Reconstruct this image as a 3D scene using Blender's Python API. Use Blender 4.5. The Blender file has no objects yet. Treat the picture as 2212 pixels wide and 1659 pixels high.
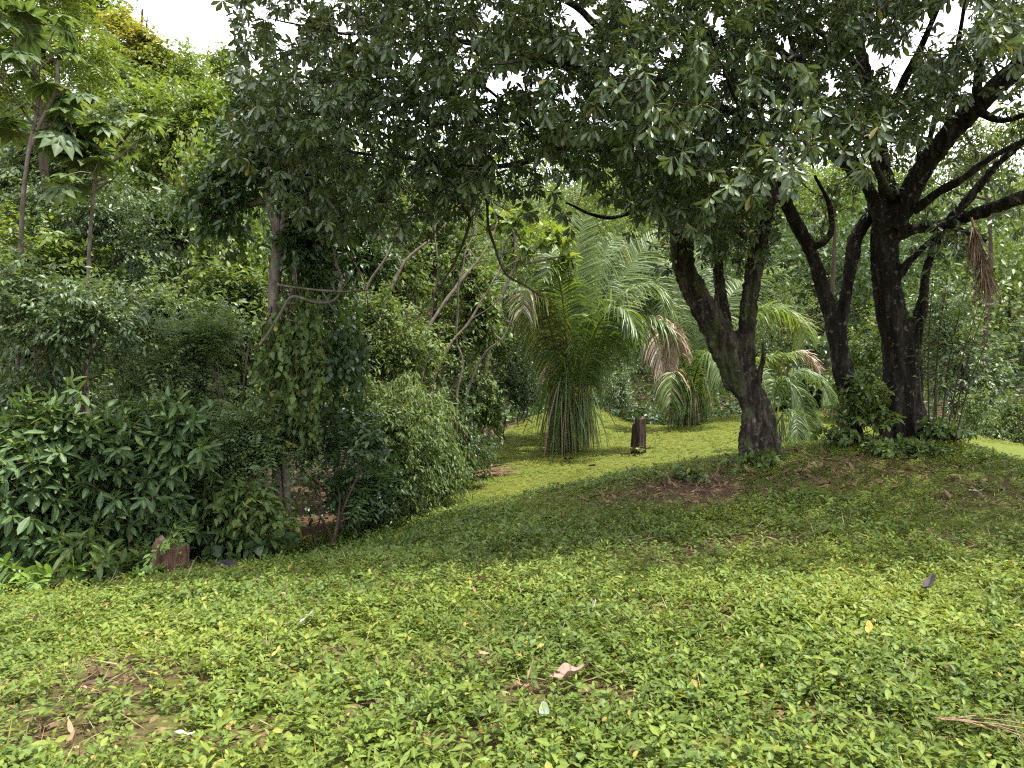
import bpy, math, random
import numpy as np

# ------------------------------------------------------------------ scene, camera, light
S = bpy.context.scene
COL = S.collection
random.seed(7)
RNG = np.random.default_rng(11)

CAM_Z, FPX = 1.5, 1609.0          # eye height, focal length in units of a 2212 px wide picture
cam_d = bpy.data.cameras.new("camera")
cam_d.sensor_width = 36.0
cam_d.lens = FPX / 2212.0 * 36.0
cam_d.clip_start, cam_d.clip_end = 0.05, 2000
cam = bpy.data.objects.new("camera", cam_d)
COL.objects.link(cam)
cam.location = (0, 0, CAM_Z)
cam.rotation_euler = (math.radians(90), 0, 0)
S.camera = cam

SUN_DIR = np.array((0.34, -0.05, 0.92)); SUN_DIR /= np.linalg.norm(SUN_DIR)
sun_el = math.asin(SUN_DIR[2])
sun_az = math.atan2(SUN_DIR[0], SUN_DIR[1])
world = bpy.data.worlds.new("World"); S.world = world
world.use_nodes = True
nt = world.node_tree; nt.nodes.clear()
w_out = nt.nodes.new("ShaderNodeOutputWorld")
w_bg = nt.nodes.new("ShaderNodeBackground"); w_bg.inputs[1].default_value = 0.15
w_sky = nt.nodes.new("ShaderNodeTexSky"); w_sky.sky_type = 'NISHITA'; w_sky.sun_disc = False
w_sky.sun_elevation = sun_el; w_sky.sun_rotation = sun_az
w_tc = nt.nodes.new("ShaderNodeTexCoord")
w_no = nt.nodes.new("ShaderNodeTexNoise"); w_no.inputs["Scale"].default_value = 2.2; w_no.inputs["Detail"].default_value = 5
w_rp = nt.nodes.new("ShaderNodeValToRGB")
w_rp.color_ramp.elements[0].position = 0.30; w_rp.color_ramp.elements[0].color = (0.45,)*3 + (1,)
w_rp.color_ramp.elements[1].position = 0.55; w_rp.color_ramp.elements[1].color = (1,)*3 + (1,)
w_mx = nt.nodes.new("ShaderNodeMix"); w_mx.data_type = 'RGBA'
w_mx.inputs["B"].default_value = (9.2, 9.3, 9.8, 1)        # bright thin cloud
nt.links.new(w_tc.outputs["Generated"], w_no.inputs["Vector"])
nt.links.new(w_no.outputs["Fac"], w_rp.inputs["Fac"])
nt.links.new(w_rp.outputs["Color"], w_mx.inputs["Factor"])
nt.links.new(w_sky.outputs["Color"], w_mx.inputs["A"])
nt.links.new(w_mx.outputs["Result"], w_bg.inputs["Color"])
nt.links.new(w_bg.outputs[0], w_out.inputs["Surface"])

sun_l = bpy.data.lights.new("sun", 'SUN'); sun_l.energy = 4.6; sun_l.angle = math.radians(0.6)
sun_l.color = (1.0, 0.95, 0.84)
sun = bpy.data.objects.new("sun", sun_l); COL.objects.link(sun)
from mathutils import Vector
sun.rotation_euler = Vector(tuple(-SUN_DIR)).to_track_quat('-Z', 'Y').to_euler()
sun.location = (0, 0, 40)

S.view_settings.view_transform = 'Standard'
S.view_settings.look = 'None'
S.view_settings.exposure = 1.2
S.view_settings.gamma = 1.0
S.view_settings.use_curve_mapping = False
S.render.engine = 'CYCLES'
S.cycles.max_bounces = 8
S.cycles.diffuse_bounces = 4
S.cycles.glossy_bounces = 2
S.cycles.transmission_bounces = 5
S.cycles.caustics_reflective = False
S.cycles.caustics_refractive = False
S.cycles.use_denoising = False
S.cycles.filter_width = 1.2

# ------------------------------------------------------------------ small maths
def P(px, py, d):
    return np.array(((px - 1106) / FPX * d, d, CAM_Z - (py - 829.5) / FPX * d))

def proj(p):
    p = np.asarray(p)
    return 1106 + p[..., 0] / p[..., 1] * FPX, 829.5 - (p[..., 2] - CAM_Z) / p[..., 1] * FPX

def unit(v):
    return v / np.maximum(np.linalg.norm(v, axis=-1, keepdims=True), 1e-9)

def _hash(i, j, k):
    h = (i * 374761393 + j * 668265263 + k * 2147483647) & 0xffffffff
    h = ((h ^ (h >> 13)) * 1274126177) & 0xffffffff
    return ((h ^ (h >> 16)) & 0xffff) / 65535.0

def noise3(p):
    p = np.asarray(p, dtype=np.float64)
    f0 = np.floor(p); f = p - f0; i = f0.astype(np.int64)
    f = f * f * (3 - 2 * f)
    r = 0
    for a in (0, 1):
        for b in (0, 1):
            for c in (0, 1):
                w = (f[..., 0] if a else 1 - f[..., 0]) * (f[..., 1] if b else 1 - f[..., 1]) * (f[..., 2] if c else 1 - f[..., 2])
                r = r + w * _hash(i[..., 0] + a, i[..., 1] + b, i[..., 2] + c)
    return r

def n2(x, y, s, seed=0.0):
    return noise3(np.stack([x * s + seed, y * s - seed, np.full_like(x, seed * 1.7)], -1))

# ------------------------------------------------------------------ the lie of the land
_cp = [  # picture x, picture y, distance
    (0,1280,7),(370,1240,7),(200,1400,4.6),(0,1400,4.7),(700,1235,6.5),(800,1170,8.5),(900,1120,10),(1000,1065,13),
    (1050,1020,15),(1100,960,18),(1230,975,17),(1270,913,20.5),(1180,915,20.5),(1375,978,15.5),(1500,940,17),(1490,935,20),
    (1580,930,19),(1750,905,22),(2100,945,16),(2212,972,16),(2212,1002,13),(1200,1060,11.5),(1300,1040,12.2),(1400,1012,13),
    (1550,992,13.5),(1640,990,10),(1900,957,10.2),(2050,947,10.2),(1300,1068,9),(1450,1032,9.4),(2212,1014,10),(2330,1040,9.5),(1700,1150,7),
    (1500,1150,7.3),(2000,1150,6.8),(2212,1200,6),(1100,1150,7.8),(1900,1050,8.5),(1106,1312,5),(1700,1300,5),(2100,1330,4.7),(1380,935,20.5)]
_c = [P(*t) for t in _cp]
_c += [np.array(t, float) for t in [(0,3,0),(-2.5,3,-.03),(2.5,3,.02),(0,0,0),(-4,0,-.1),(4,0,.05),(0,-4,0),(-6,-4,-.1),(6,-4,.05),
       (8,8,.45),(9,4,.2),(12,12,.2),(14,20,-.5),(12.5,17.5,-.25),(10,24,.0),(11,20,-.05),(-8,8,-.6),(-8,14,-.5),(-6,20,-.2),(-1,24,.1),(-14,10,-.4),(4,26,.1),(0,27,.1)]]
_c = np.array(_c)
def _U(r2):
    return np.where(r2 > 0, r2 * np.log(np.maximum(r2, 1e-12)), 0)
_n = len(_c)
_K = _U(((_c[:, None, :2] - _c[None, :, :2]) ** 2).sum(-1)) + np.eye(_n) * 0.02
_Q = np.hstack([np.ones((_n, 1)), _c[:, :2]])
_W = np.linalg.solve(np.block([[_K, _Q], [_Q.T, np.zeros((3, 3))]]), np.concatenate([_c[:, 2], np.zeros(3)]))

def sstep(a, b, x):
    t = np.clip((x - a) / (b - a), 0, 1); return t * t * (3 - 2 * t)

def H(x, y):
    x = np.asarray(x, float); y = np.asarray(y, float); sh = x.shape
    x = x.ravel(); y = y.ravel(); z = np.empty_like(x)
    for s in range(0, len(x), 60000):
        q = np.stack([x[s:s+60000], y[s:s+60000]], -1)
        r2 = ((q[:, None, :] - _c[None, :, :2]) ** 2).sum(-1)
        z[s:s+60000] = _U(r2) @ _W[:_n] + _W[_n] + q @ _W[_n+1:]
    far_ = np.maximum(0, y - 26) * 0.30 + np.maximum(0, y - 60) * 0.1 + np.maximum(0, -x - 9) * 0.16
    far_ = np.minimum(far_, 34) + (n2(x, y, .05, 3.3) - .5) * np.clip((np.hypot(x, y) - 25) * .12, 0, 4)
    w = sstep(21.5, 27, y) ; w = np.maximum(w, sstep(-8, -13, x)); w = np.maximum(w, sstep(12, 17, x)); w = np.maximum(w, sstep(-4, -8, y))
    z = z * (1 - w) + far_ * w
    z = z + (n2(x, y, 1.1, 1.1) - .5) * .05 + (n2(x, y, 4.0, 2.2) - .5) * .018
    for bx, by, bh, br in ((2.0,20.8,.42,1.5),(5.9,19.6,.34,1.5),(8.8,21.5,.40,1.8),(-2.4,8.6,-.16,1.3)):
        z = z + bh * np.exp(-((x - bx) ** 2 + (y - by) ** 2) / (br * br))
    return z.reshape(sh)

def hit(px, py):
    """distance at which the line of sight through a picture point meets the ground"""
    d = np.arange(2.0, 60, .02)
    p = np.stack([(px - 1106) / FPX * d, d, CAM_Z - (py - 829.5) / FPX * d], -1)
    below = p[:, 2] < H(p[:, 0], p[:, 1])
    k = int(np.argmax(below)) if below.any() else len(d) - 1
    return p[k]

def on_ground(x, y):
    return np.array((x, y, float(H(np.array([x]), np.array([y]))[0])))

# ------------------------------------------------------------------ mesh helpers
def mesh_from(name, verts, faces_list, mat, attrs=None, smooth=True):
    """faces_list: list of (n, k) integer arrays"""
    me = bpy.data.meshes.new(name)
    if not np.isfinite(verts).all(): print("NAN", name, (~np.isfinite(verts)).sum(), len(verts)); verts = np.nan_to_num(verts)
    verts = np.ascontiguousarray(verts, dtype=np.float32)
    me.vertices.add(len(verts)); me.vertices.foreach_set("co", verts.ravel())
    loops = np.concatenate([f.ravel() for f in faces_list]).astype(np.int32)
    tot = np.concatenate([np.full(len(f), f.shape[1]) for f in faces_list]).astype(np.int32)
    start = np.concatenate([[0], np.cumsum(tot)[:-1]]).astype(np.int32)
    me.loops.add(len(loops)); me.loops.foreach_set("vertex_index", loops)
    me.polygons.add(len(tot)); me.polygons.foreach_set("loop_start", start)
    try: me.polygons.foreach_set("loop_total", tot)
    except Exception: pass
    me.update(calc_edges=True)
    if smooth:
        me.polygons.foreach_set("use_smooth", np.ones(len(tot), dtype=bool))
    for k, v in (attrs or {}).items():
        a = me.attributes.new(k, 'FLOAT', 'POINT'); a.data.foreach_set("value", np.ascontiguousarray(v, dtype=np.float32))
    me.materials.append(mat)
    return me

def link(name, me, parent=None, loc=None):
    o = bpy.data.objects.new(name, me); COL.objects.link(o)
    if parent is not None: o.parent = parent
    if loc is not None: o.location = tuple(loc)
    return o

def tag(o, label=None, cat=None, group=None, kind=None):
    if label: o["label"] = label
    if cat: o["category"] = cat
    if group: o["group"] = group
    if kind: o["kind"] = kind
    return o

def empty(name, loc, label, cat, group=None):
    o = bpy.data.objects.new(name, None); COL.objects.link(o); o.location = tuple(loc)
    o.empty_display_size = .2
    return tag(o, label, cat, group)

# leaf outlines: (along, across, fold) rows and faces
T4 = (np.array([(0,0,0),(.45,-.5,.12),(1,0,0),(.45,.5,.12)], float), [np.array([[0,2,1],[0,3,2]])])
T8 = (np.array([(0,0,0),(.32,-.46,.13),(.32,0,0),(.32,.46,.13),(.68,-.38,.11),(.68,0,0),(.68,.38,.11),(1,0,0)], float),
      [np.array([[0,2,1],[0,3,2],[4,5,7],[5,6,7]]), np.array([[1,2,5,4],[2,3,6,5]])])
T11 = (np.array([(0,0,0),(.2,-.30,.1),(.2,0,0),(.2,.30,.1),(.5,-.5,.16),(.5,0,0),(.5,.5,.16),(.8,-.36,.1),(.8,0,0),(.8,.36,.1),(1,0,0)], float),
      [np.array([[0,2,1],[0,3,2],[7,8,10],[8,9,10]]), np.array([[1,2,5,4],[2,3,6,5],[4,5,8,7],[5,6,9,8]])])
# obovate: widest towards the tip
TOB = (np.array([(0,0,0),(.3,-.24,.08),(.3,0,0),(.3,.24,.08),(.62,-.5,.15),(.62,0,0),(.62,.5,.15),(.87,-.36,.1),(.87,0,0),(.87,.36,.1),(1,0,0)], float), T11[1])
# heart
THE = (np.array([(0,0,0),(-.06,-.28,.05),(.18,0,0),(-.06,.28,.05),(.3,-.52,.12),(.4,0,0),(.3,.52,.12),(.7,-.27,.08),(.7,0,0),(.7,.27,.08),(1,0,0)], float), T11[1])

class Leaves:
    """collects leaves (arrays) and makes one mesh of them"""
    def __init__(self): self.v = []; self.f = {}; self.t = []; self.r = []; self.n = 0
    def add(self, B, D, N, L, W, tmpl, tint, curl=.18):
        T, F = tmpl; n = len(B)
        if n == 0: return
        D = unit(D); Sd = unit(np.cross(D, N)); N = np.cross(Sd, D)
        L = np.broadcast_to(L, (n,))[:, None]; W = np.broadcast_to(W, (n,))[:, None]; curl = np.broadcast_to(curl, (n,))[:, None]
        u, v, w = T[:, 0][None], T[:, 1][None], T[:, 2][None]
        X = (u * L)[..., None] * D[:, None] + (v * W)[..., None] * Sd[:, None] + (w * W - curl * u * u * L)[..., None] * N[:, None] + B[:, None]
        self.v.append(X.reshape(-1, 3)); k = len(T)
        off = (np.arange(n) * k + self.n)[:, None, None]
        for fa in F:
            self.f.setdefault(fa.shape[1], []).append((fa[None] + off).reshape(-1, fa.shape[1]))
        self.t.append(np.repeat(np.broadcast_to(tint, (n,)), k)); self.r.append(np.tile(np.abs(T[:, 1]) * 2, n))
        self.n += n * k
    def mesh(self, name, mat, origin=(0, 0, 0)):
        V = np.concatenate(self.v) - np.asarray(origin)
        return mesh_from(name, V, [np.concatenate(x) for x in self.f.values()], mat,
                         {"tint": np.concatenate(self.t), "rib": np.concatenate(self.r)})

class Tubes:
    """collects tubes along poly-lines"""
    def __init__(self): self.v = []; self.f = []; self.n = 0
    def batch(self, Pt, R, sides=4, rough=0.0):
        Pt = np.asarray(Pt, float); R = np.asarray(R, float)
        if Pt.ndim == 2: Pt = Pt[None]; R = R[None]
        N, K, _ = Pt.shape
        if N == 0: return
        T = np.gradient(Pt, axis=1); T = unit(T)
        ref = np.where(np.abs(T[:, :1, 2:3]) > .9, np.array([1., 0, 0]), np.array([0, 0, 1.]))
        ref = np.broadcast_to(ref, T.shape)
        A = unit(np.cross(T, ref)); 
        for k in range(1, K):            # keep the frame from spinning
            a = A[:, k-1] - (A[:, k-1] * T[:, k]).sum(-1, keepdims=True) * T[:, k]
            A[:, k] = unit(a)
        Bn = np.cross(T, A)
        th = np.arange(sides) / sides * 2 * np.pi
        ring = np.cos(th)[None, None, :, None] * A[:, :, None] + np.sin(th)[None, None, :, None] * Bn[:, :, None]
        rr = R[:, :, None] * np.ones(sides)
        V = Pt[:, :, None] + ring * rr[..., None]
        if rough:
            V = V + ring * ((noise3(V * 9) - .5) * rough * rr * 2)[..., None]
        idx = np.arange(N * K * sides).reshape(N, K, sides) + self.n
        a = idx[:, :-1]; b = idx[:, 1:]
        q = np.stack([a, np.roll(a, -1, 2), np.roll(b, -1, 2), b], -1).reshape(-1, 4)
        self.v.append(V.reshape(-1, 3)); self.f.append(q); self.n += N * K * sides
    def mesh(self, name, mat, origin=(0, 0, 0)):
        return mesh_from(name, np.concatenate(self.v) - np.asarray(origin), [np.concatenate(self.f)], mat)

def smooth_path(pts, n):
    """Catmull-Rom through rows of pts (any width), n points"""
    pts = np.asarray(pts, float)
    if len(pts) == 2:
        t = np.linspace(0, 1, n)[:, None]; return pts[0] * (1 - t) + pts[1] * t
    p = np.vstack([2 * pts[0] - pts[1], pts, 2 * pts[-1] - pts[-2]])
    t = np.linspace(0, len(pts) - 1 - 1e-6, n); i = t.astype(int); f = (t - i)[:, None]
    a, b, c, d = p[i], p[i+1], p[i+2], p[i+3]
    return .5 * (2*b + (c - a) * f + (2*a - 5*b + 4*c - d) * f**2 + (3*b - a - 3*c + d) * f**3)

# ------------------------------------------------------------------ materials
def ramp(nt, stops, fac=None):
    r = nt.nodes.new("ShaderNodeValToRGB"); e = r.color_ramp.elements
    while len(e) < len(stops): e.new(.5)
    for el, (p, c) in zip(e, stops): el.position = p; el.color = tuple(c) + (1,)
    if fac is not None: nt.links.new(fac, r.inputs[0])
    return r

def leaf_mat(name, stops, rough=.42, transl=.35, spec=.5, warm=(1.22, 1.12, .5), rib=.0, sat=.90):
    m = bpy.data.materials.new(name); m.use_nodes = True; nt = m.node_tree; nt.nodes.clear()
    out = nt.nodes.new("ShaderNodeOutputMaterial")
    at = nt.nodes.new("ShaderNodeAttribute"); at.attribute_name = "tint"
    cr = ramp(nt, stops, at.outputs["Fac"]); c = cr.outputs[0]
    tc = nt.nodes.new("ShaderNodeTexCoord")
    no = nt.nodes.new("ShaderNodeTexNoise"); no.inputs["Scale"].default_value = 22; no.inputs["Detail"].default_value = 3
    nt.links.new(tc.outputs["Object"], no.inputs["Vector"])
    hs = nt.nodes.new("ShaderNodeHueSaturation")
    mr = nt.nodes.new("ShaderNodeMapRange"); mr.inputs[1].default_value = .3; mr.inputs[2].default_value = .7
    mr.inputs[3].default_value = .78; mr.inputs[4].default_value = 1.22
    nt.links.new(no.outputs["Fac"], mr.inputs[0]); nt.links.new(mr.outputs[0], hs.inputs["Value"])
    hs.inputs["Saturation"].default_value = sat; nt.links.new(c, hs.inputs["Color"]); c = hs.outputs[0]
    if rib:
        ar = nt.nodes.new("ShaderNodeAttribute"); ar.attribute_name = "rib"
        rr = ramp(nt, [(0, (1, 1, 1)), (.10, (1, 1, 1)), (.22, (0, 0, 0))], ar.outputs["Fac"])
        mu = nt.nodes.new("ShaderNodeMath"); mu.operation = 'MULTIPLY'; mu.inputs[1].default_value = rib
        nt.links.new(rr.outputs[0], mu.inputs[0])
        mx = nt.nodes.new("ShaderNodeMix"); mx.data_type = 'RGBA'
        nt.links.new(mu.outputs[0], mx.inputs["Factor"]); nt.links.new(c, mx.inputs["A"])
        top = stops[-1][1]; mx.inputs["B"].default_value = (top[0]*1.3+.03, top[1]*1.2+.03, top[2]*1.2+.015, 1)
        c = mx.outputs["Result"]
    pb = nt.nodes.new("ShaderNodeBsdfPrincipled")
    pb.inputs["Roughness"].default_value = rough; pb.inputs["Specular IOR Level"].default_value = spec
    nt.links.new(c, pb.inputs["Base Color"])
    tr = nt.nodes.new("ShaderNodeBsdfTranslucent")
    tm = nt.nodes.new("ShaderNodeMix"); tm.data_type = 'RGBA'; tm.blend_type = 'MULTIPLY'
    tm.inputs["Factor"].default_value = 1; tm.inputs["B"].default_value = warm + (1,)
    nt.links.new(c, tm.inputs["A"]); nt.links.new(tm.outputs["Result"], tr.inputs["Color"])
    ms = nt.nodes.new("ShaderNodeMixShader"); ms.inputs[0].default_value = transl
    nt.links.new(pb.outputs[0], ms.inputs[1]); nt.links.new(tr.outputs[0], ms.inputs[2])
    nt.links.new(ms.outputs[0], out.inputs["Surface"])
    return m

def bark_mat(name, c0, c1, c2, scale=6.0, stretch=.22, bump=.5, rough=.9, lichen=0.0, moss=0.0):
    m = bpy.data.materials.new(name); m.use_nodes = True; nt = m.node_tree
    pb = nt.nodes["Principled BSDF"]; pb.inputs["Roughness"].default_value = rough; pb.inputs["Specular IOR Level"].default_value = .12
    tc = nt.nodes.new("ShaderNodeTexCoord"); mp = nt.nodes.new("ShaderNodeMapping"); mp.inputs["Scale"].default_value = (1, 1, stretch)
    nt.links.new(tc.outputs["Object"], mp.inputs[0])
    no = nt.nodes.new("ShaderNodeTexNoise"); no.inputs["Scale"].default_value = scale * 2; no.inputs["Detail"].default_value = 7; no.inputs["Roughness"].default_value = .7; no.inputs["Distortion"].default_value = .4
    nt.links.new(mp.outputs[0], no.inputs["Vector"])
    cr = ramp(nt, [(.28, c0), (.5, c1), (.72, c2)], no.outputs["Fac"]); c = cr.outputs[0]
    if lichen:
        n3 = nt.nodes.new("ShaderNodeTexNoise"); n3.inputs["Scale"].default_value = 14; n3.inputs["Detail"].default_value = 2
        nt.links.new(tc.outputs["Object"], n3.inputs["Vector"])
        r3 = ramp(nt, [(.62, (0, 0, 0)), (.68, (1, 1, 1))], n3.outputs["Fac"])
        mu = nt.nodes.new("ShaderNodeMath"); mu.operation = 'MULTIPLY'; mu.inputs[1].default_value = lichen
        nt.links.new(r3.outputs[0], mu.inputs[0])
        mx = nt.nodes.new("ShaderNodeMix"); mx.data_type = 'RGBA'; mx.inputs["B"].default_value = (.24, .25, .21, 1)
        nt.links.new(mu.outputs[0], mx.inputs["Factor"]); nt.links.new(c, mx.inputs["A"]); c = mx.outputs["Result"]
    if moss:
        n4 = nt.nodes.new("ShaderNodeTexNoise"); n4.inputs["Scale"].default_value = 3; n4.inputs["Detail"].default_value = 4
        nt.links.new(tc.outputs["Object"], n4.inputs["Vector"])
        r4 = ramp(nt, [(.5, (0, 0, 0)), (.65, (1, 1, 1))], n4.outputs["Fac"])
        mu = nt.nodes.new("ShaderNodeMath"); mu.operation = 'MULTIPLY'; mu.inputs[1].default_value = moss
        nt.links.new(r4.outputs[0], mu.inputs[0])
        mx = nt.nodes.new("ShaderNodeMix"); mx.data_type = 'RGBA'; mx.inputs["B"].default_value = (.06, .09, .025, 1)
        nt.links.new(mu.outputs[0], mx.inputs["Factor"]); nt.links.new(c, mx.inputs["A"]); c = mx.outputs["Result"]
    nt.links.new(c, pb.inputs["Base Color"])
    bp = nt.nodes.new("ShaderNodeBump"); bp.inputs["Strength"].default_value = bump; bp.inputs["Distance"].default_value = .03
    nt.links.new(no.outputs["Fac"], bp.inputs["Height"]); nt.links.new(bp.outputs[0], pb.inputs["Normal"])
    return m

M = {}
M['canopy'] = leaf_mat("glossy_dark_leaf", [(0, (.030, .064, .032)), (.5, (.052, .098, .044)), (.85, (.08, .14, .052)), (.96, (.08, .14, .04)), (1, (.20, .17, .03))], rough=.42, transl=.20, spec=.45, rib=.35)
M['broad'] = leaf_mat("broad_leaf", [(0, (.045, .085, .022)), (.5, (.075, .14, .030)), (.9, (.12, .20, .035)), (1, (.28, .26, .03))], rough=.52, spec=.35, transl=.38, rib=.2)
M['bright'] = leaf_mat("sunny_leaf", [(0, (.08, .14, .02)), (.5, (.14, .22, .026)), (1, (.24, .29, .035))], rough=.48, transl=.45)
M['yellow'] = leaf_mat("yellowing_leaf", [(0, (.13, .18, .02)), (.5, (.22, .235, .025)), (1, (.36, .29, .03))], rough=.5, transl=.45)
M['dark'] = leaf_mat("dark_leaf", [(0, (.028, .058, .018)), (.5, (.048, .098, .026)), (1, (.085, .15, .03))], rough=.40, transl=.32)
M['grey'] = leaf_mat("greyish_leaf", [(0, (.055, .095, .040)), (.5, (.088, .148, .055)), (1, (.14, .205, .07))], rough=.42, transl=.36)
M['big'] = leaf_mat("large_shrub_leaf", [(0, (.030, .070, .026)), (.5, (.052, .108, .034)), (.9, (.085, .155, .036)), (1, (.20, .26, .03))], rough=.52, transl=.30, spec=.35, rib=.3)
M['pale'] = leaf_mat("pale_shrub_leaf", [(0, (.085, .14, .05)), (.5, (.13, .20, .07)), (1, (.20, .27, .09))], rough=.42, transl=.4)
M['lime'] = leaf_mat("young_lime_leaf", [(0, (.10, .20, .025)), (1, (.20, .32, .04))], rough=.4, transl=.4, rib=.2)
M['palmate'] = leaf_mat("palmate_leaf", [(0, (.045, .095, .030)), (.6, (.08, .145, .042)), (1, (.15, .20, .05))], rough=.5, transl=.42, rib=.35)
M['frond'] = leaf_mat("palm_leaflet", [(0, (.045, .095, .028)), (.5, (.085, .155, .038)), (.85, (.15, .225, .045)), (1, (.30, .31, .08))], rough=.38, transl=.42, spec=.5, rib=.25)
M['deadfrond'] = leaf_mat("dead_leaflet", [(0, (.13, .08, .05)), (.6, (.28, .20, .14)), (1, (.50, .42, .35))], rough=.8, transl=.15, spec=.15, warm=(1, .9, .7))
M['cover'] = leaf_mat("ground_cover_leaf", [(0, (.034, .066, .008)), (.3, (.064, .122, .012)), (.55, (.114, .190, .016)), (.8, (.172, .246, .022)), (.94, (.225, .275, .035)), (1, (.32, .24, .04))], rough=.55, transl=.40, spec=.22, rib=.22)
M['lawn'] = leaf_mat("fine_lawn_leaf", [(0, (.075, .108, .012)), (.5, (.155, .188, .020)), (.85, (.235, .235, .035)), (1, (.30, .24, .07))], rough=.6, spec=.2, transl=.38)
M['litter'] = leaf_mat("dry_litter_leaf", [(0, (.055, .03, .018)), (.5, (.13, .075, .04)), (1, (.30, .19, .10))], rough=.85, transl=.08, spec=.15, warm=(1, .8, .6))
M['straw'] = leaf_mat("straw", [(0, (.16, .11, .05)), (1, (.38, .30, .15))], rough=.8, transl=.1, spec=.15, warm=(1, .9, .6))
M['bark_dark'] = bark_mat("dark_bark", (.004, .0035, .003), (.018, .015, .012), (.065, .055, .045), scale=5, bump=.8, lichen=.35)
M['bark_furrow'] = bark_mat("furrowed_bark", (.004, .003, .0025), (.030, .024, .019), (.125, .102, .08), scale=6, stretch=.13, bump=1.0, lichen=.3, moss=.45)
M['bark_grey'] = bark_mat("grey_bark", (.05, .042, .034), (.12, .10, .08), (.22, .19, .155), scale=7, stretch=.5, bump=.4, moss=.3)
M['bark_pale'] = bark_mat("pale_stem", (.13, .105, .08), (.23, .195, .15), (.34, .30, .24), scale=9, stretch=.6, bump=.3)
M['bark_brown'] = bark_mat("brown_twig", (.025, .02, .014), (.055, .042, .03), (.09, .07, .05), scale=9, bump=.3)
M['green_stem'] = bark_mat("green_stem", (.05, .07, .02), (.09, .11, .035), (.14, .15, .06), scale=9, bump=.2)

# ------------------------------------------------------------------ growth
def rand_dirs(n):
    v = RNG.normal(size=(n, 3)); return unit(v)

def ell_tips(ells, n, clump=.42, freq=.9, shell=2.3):
    """twig-end points in a union of ellipsoids [(centre, radii)], clumpy and denser near the outside"""
    vol = np.array([np.prod(r) ** .75 for _, r in ells]); pr = vol / vol.sum()
    got = []; m = 0; off = RNG.uniform(0, 50, 3)
    while m < n:
        k = RNG.choice(len(ells), size=n, p=pr)
        C = np.array([e[0] for e in ells])[k]; R = np.array([e[1] for e in ells])[k]
        q = rand_dirs(n) * RNG.uniform(0, 1, (n, 1)) ** (1 / shell)
        p = C + q * R * (.55 + .85 * noise3(q * 2.6 + off + k[:, None])[:, None]) * np.where(RNG.random((n, 1)) < .1, 1.3, 1)
        keep = noise3(p * freq + off) + .25 * noise3(p * freq * 2.7 + off) > clump + .12
        keep &= p[:, 2] > H(p[:, 0], p[:, 1]) + .08
        p = p[keep]; got.append(p); m += len(p)
        if len(got) > 60: break
    return np.concatenate(got)[:n]

def grow(tips, nodes, tubes, r_tip=.004, r_gain=.010, droop=.0, sides=3, rmax=.05):
    """ties each tip to the nearest wood already there; returns the direction in which each twig arrives"""
    nodes = np.asarray(nodes, float)
    order = np.argsort(((tips[:, None, :] - nodes[None, ::max(1, len(nodes)//60)]) ** 2).sum(-1).min(1))
    cap = len(nodes) + 3 * len(tips); A = np.empty((cap, 3)); A[:len(nodes)] = nodes; m = len(nodes)
    dirs = np.zeros_like(tips); Ps = []; Rs = []
    for i in order:
        t = tips[i]; d2 = ((A[:m] - t) ** 2).sum(1); k = int(np.argmin(d2)); s = A[k]; L = math.sqrt(d2[k])
        if L < .03: dirs[i] = (0, 0, 1); continue
        mid1 = s + (t - s) * .35 + RNG.normal(size=3) * L * .07 + np.array((0, 0, .07 * L))
        mid2 = s + (t - s) * .7 + RNG.normal(size=3) * L * .06 + np.array((0, 0, .06 * L))
        A[m] = mid1; A[m+1] = mid2; A[m+2] = t; m += 3
        Ps.append((s, mid1, mid2, t)); r = min(r_tip + r_gain * L, rmax); Rs.append((r, r * .75, r * .5, r_tip * .6))
        dirs[i] = (t - mid2) / max(L * .3, 1e-6)
    if Ps: tubes.batch(np.array(Ps), np.array(Rs), sides)
    return unit(dirs + 1e-6)

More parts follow.
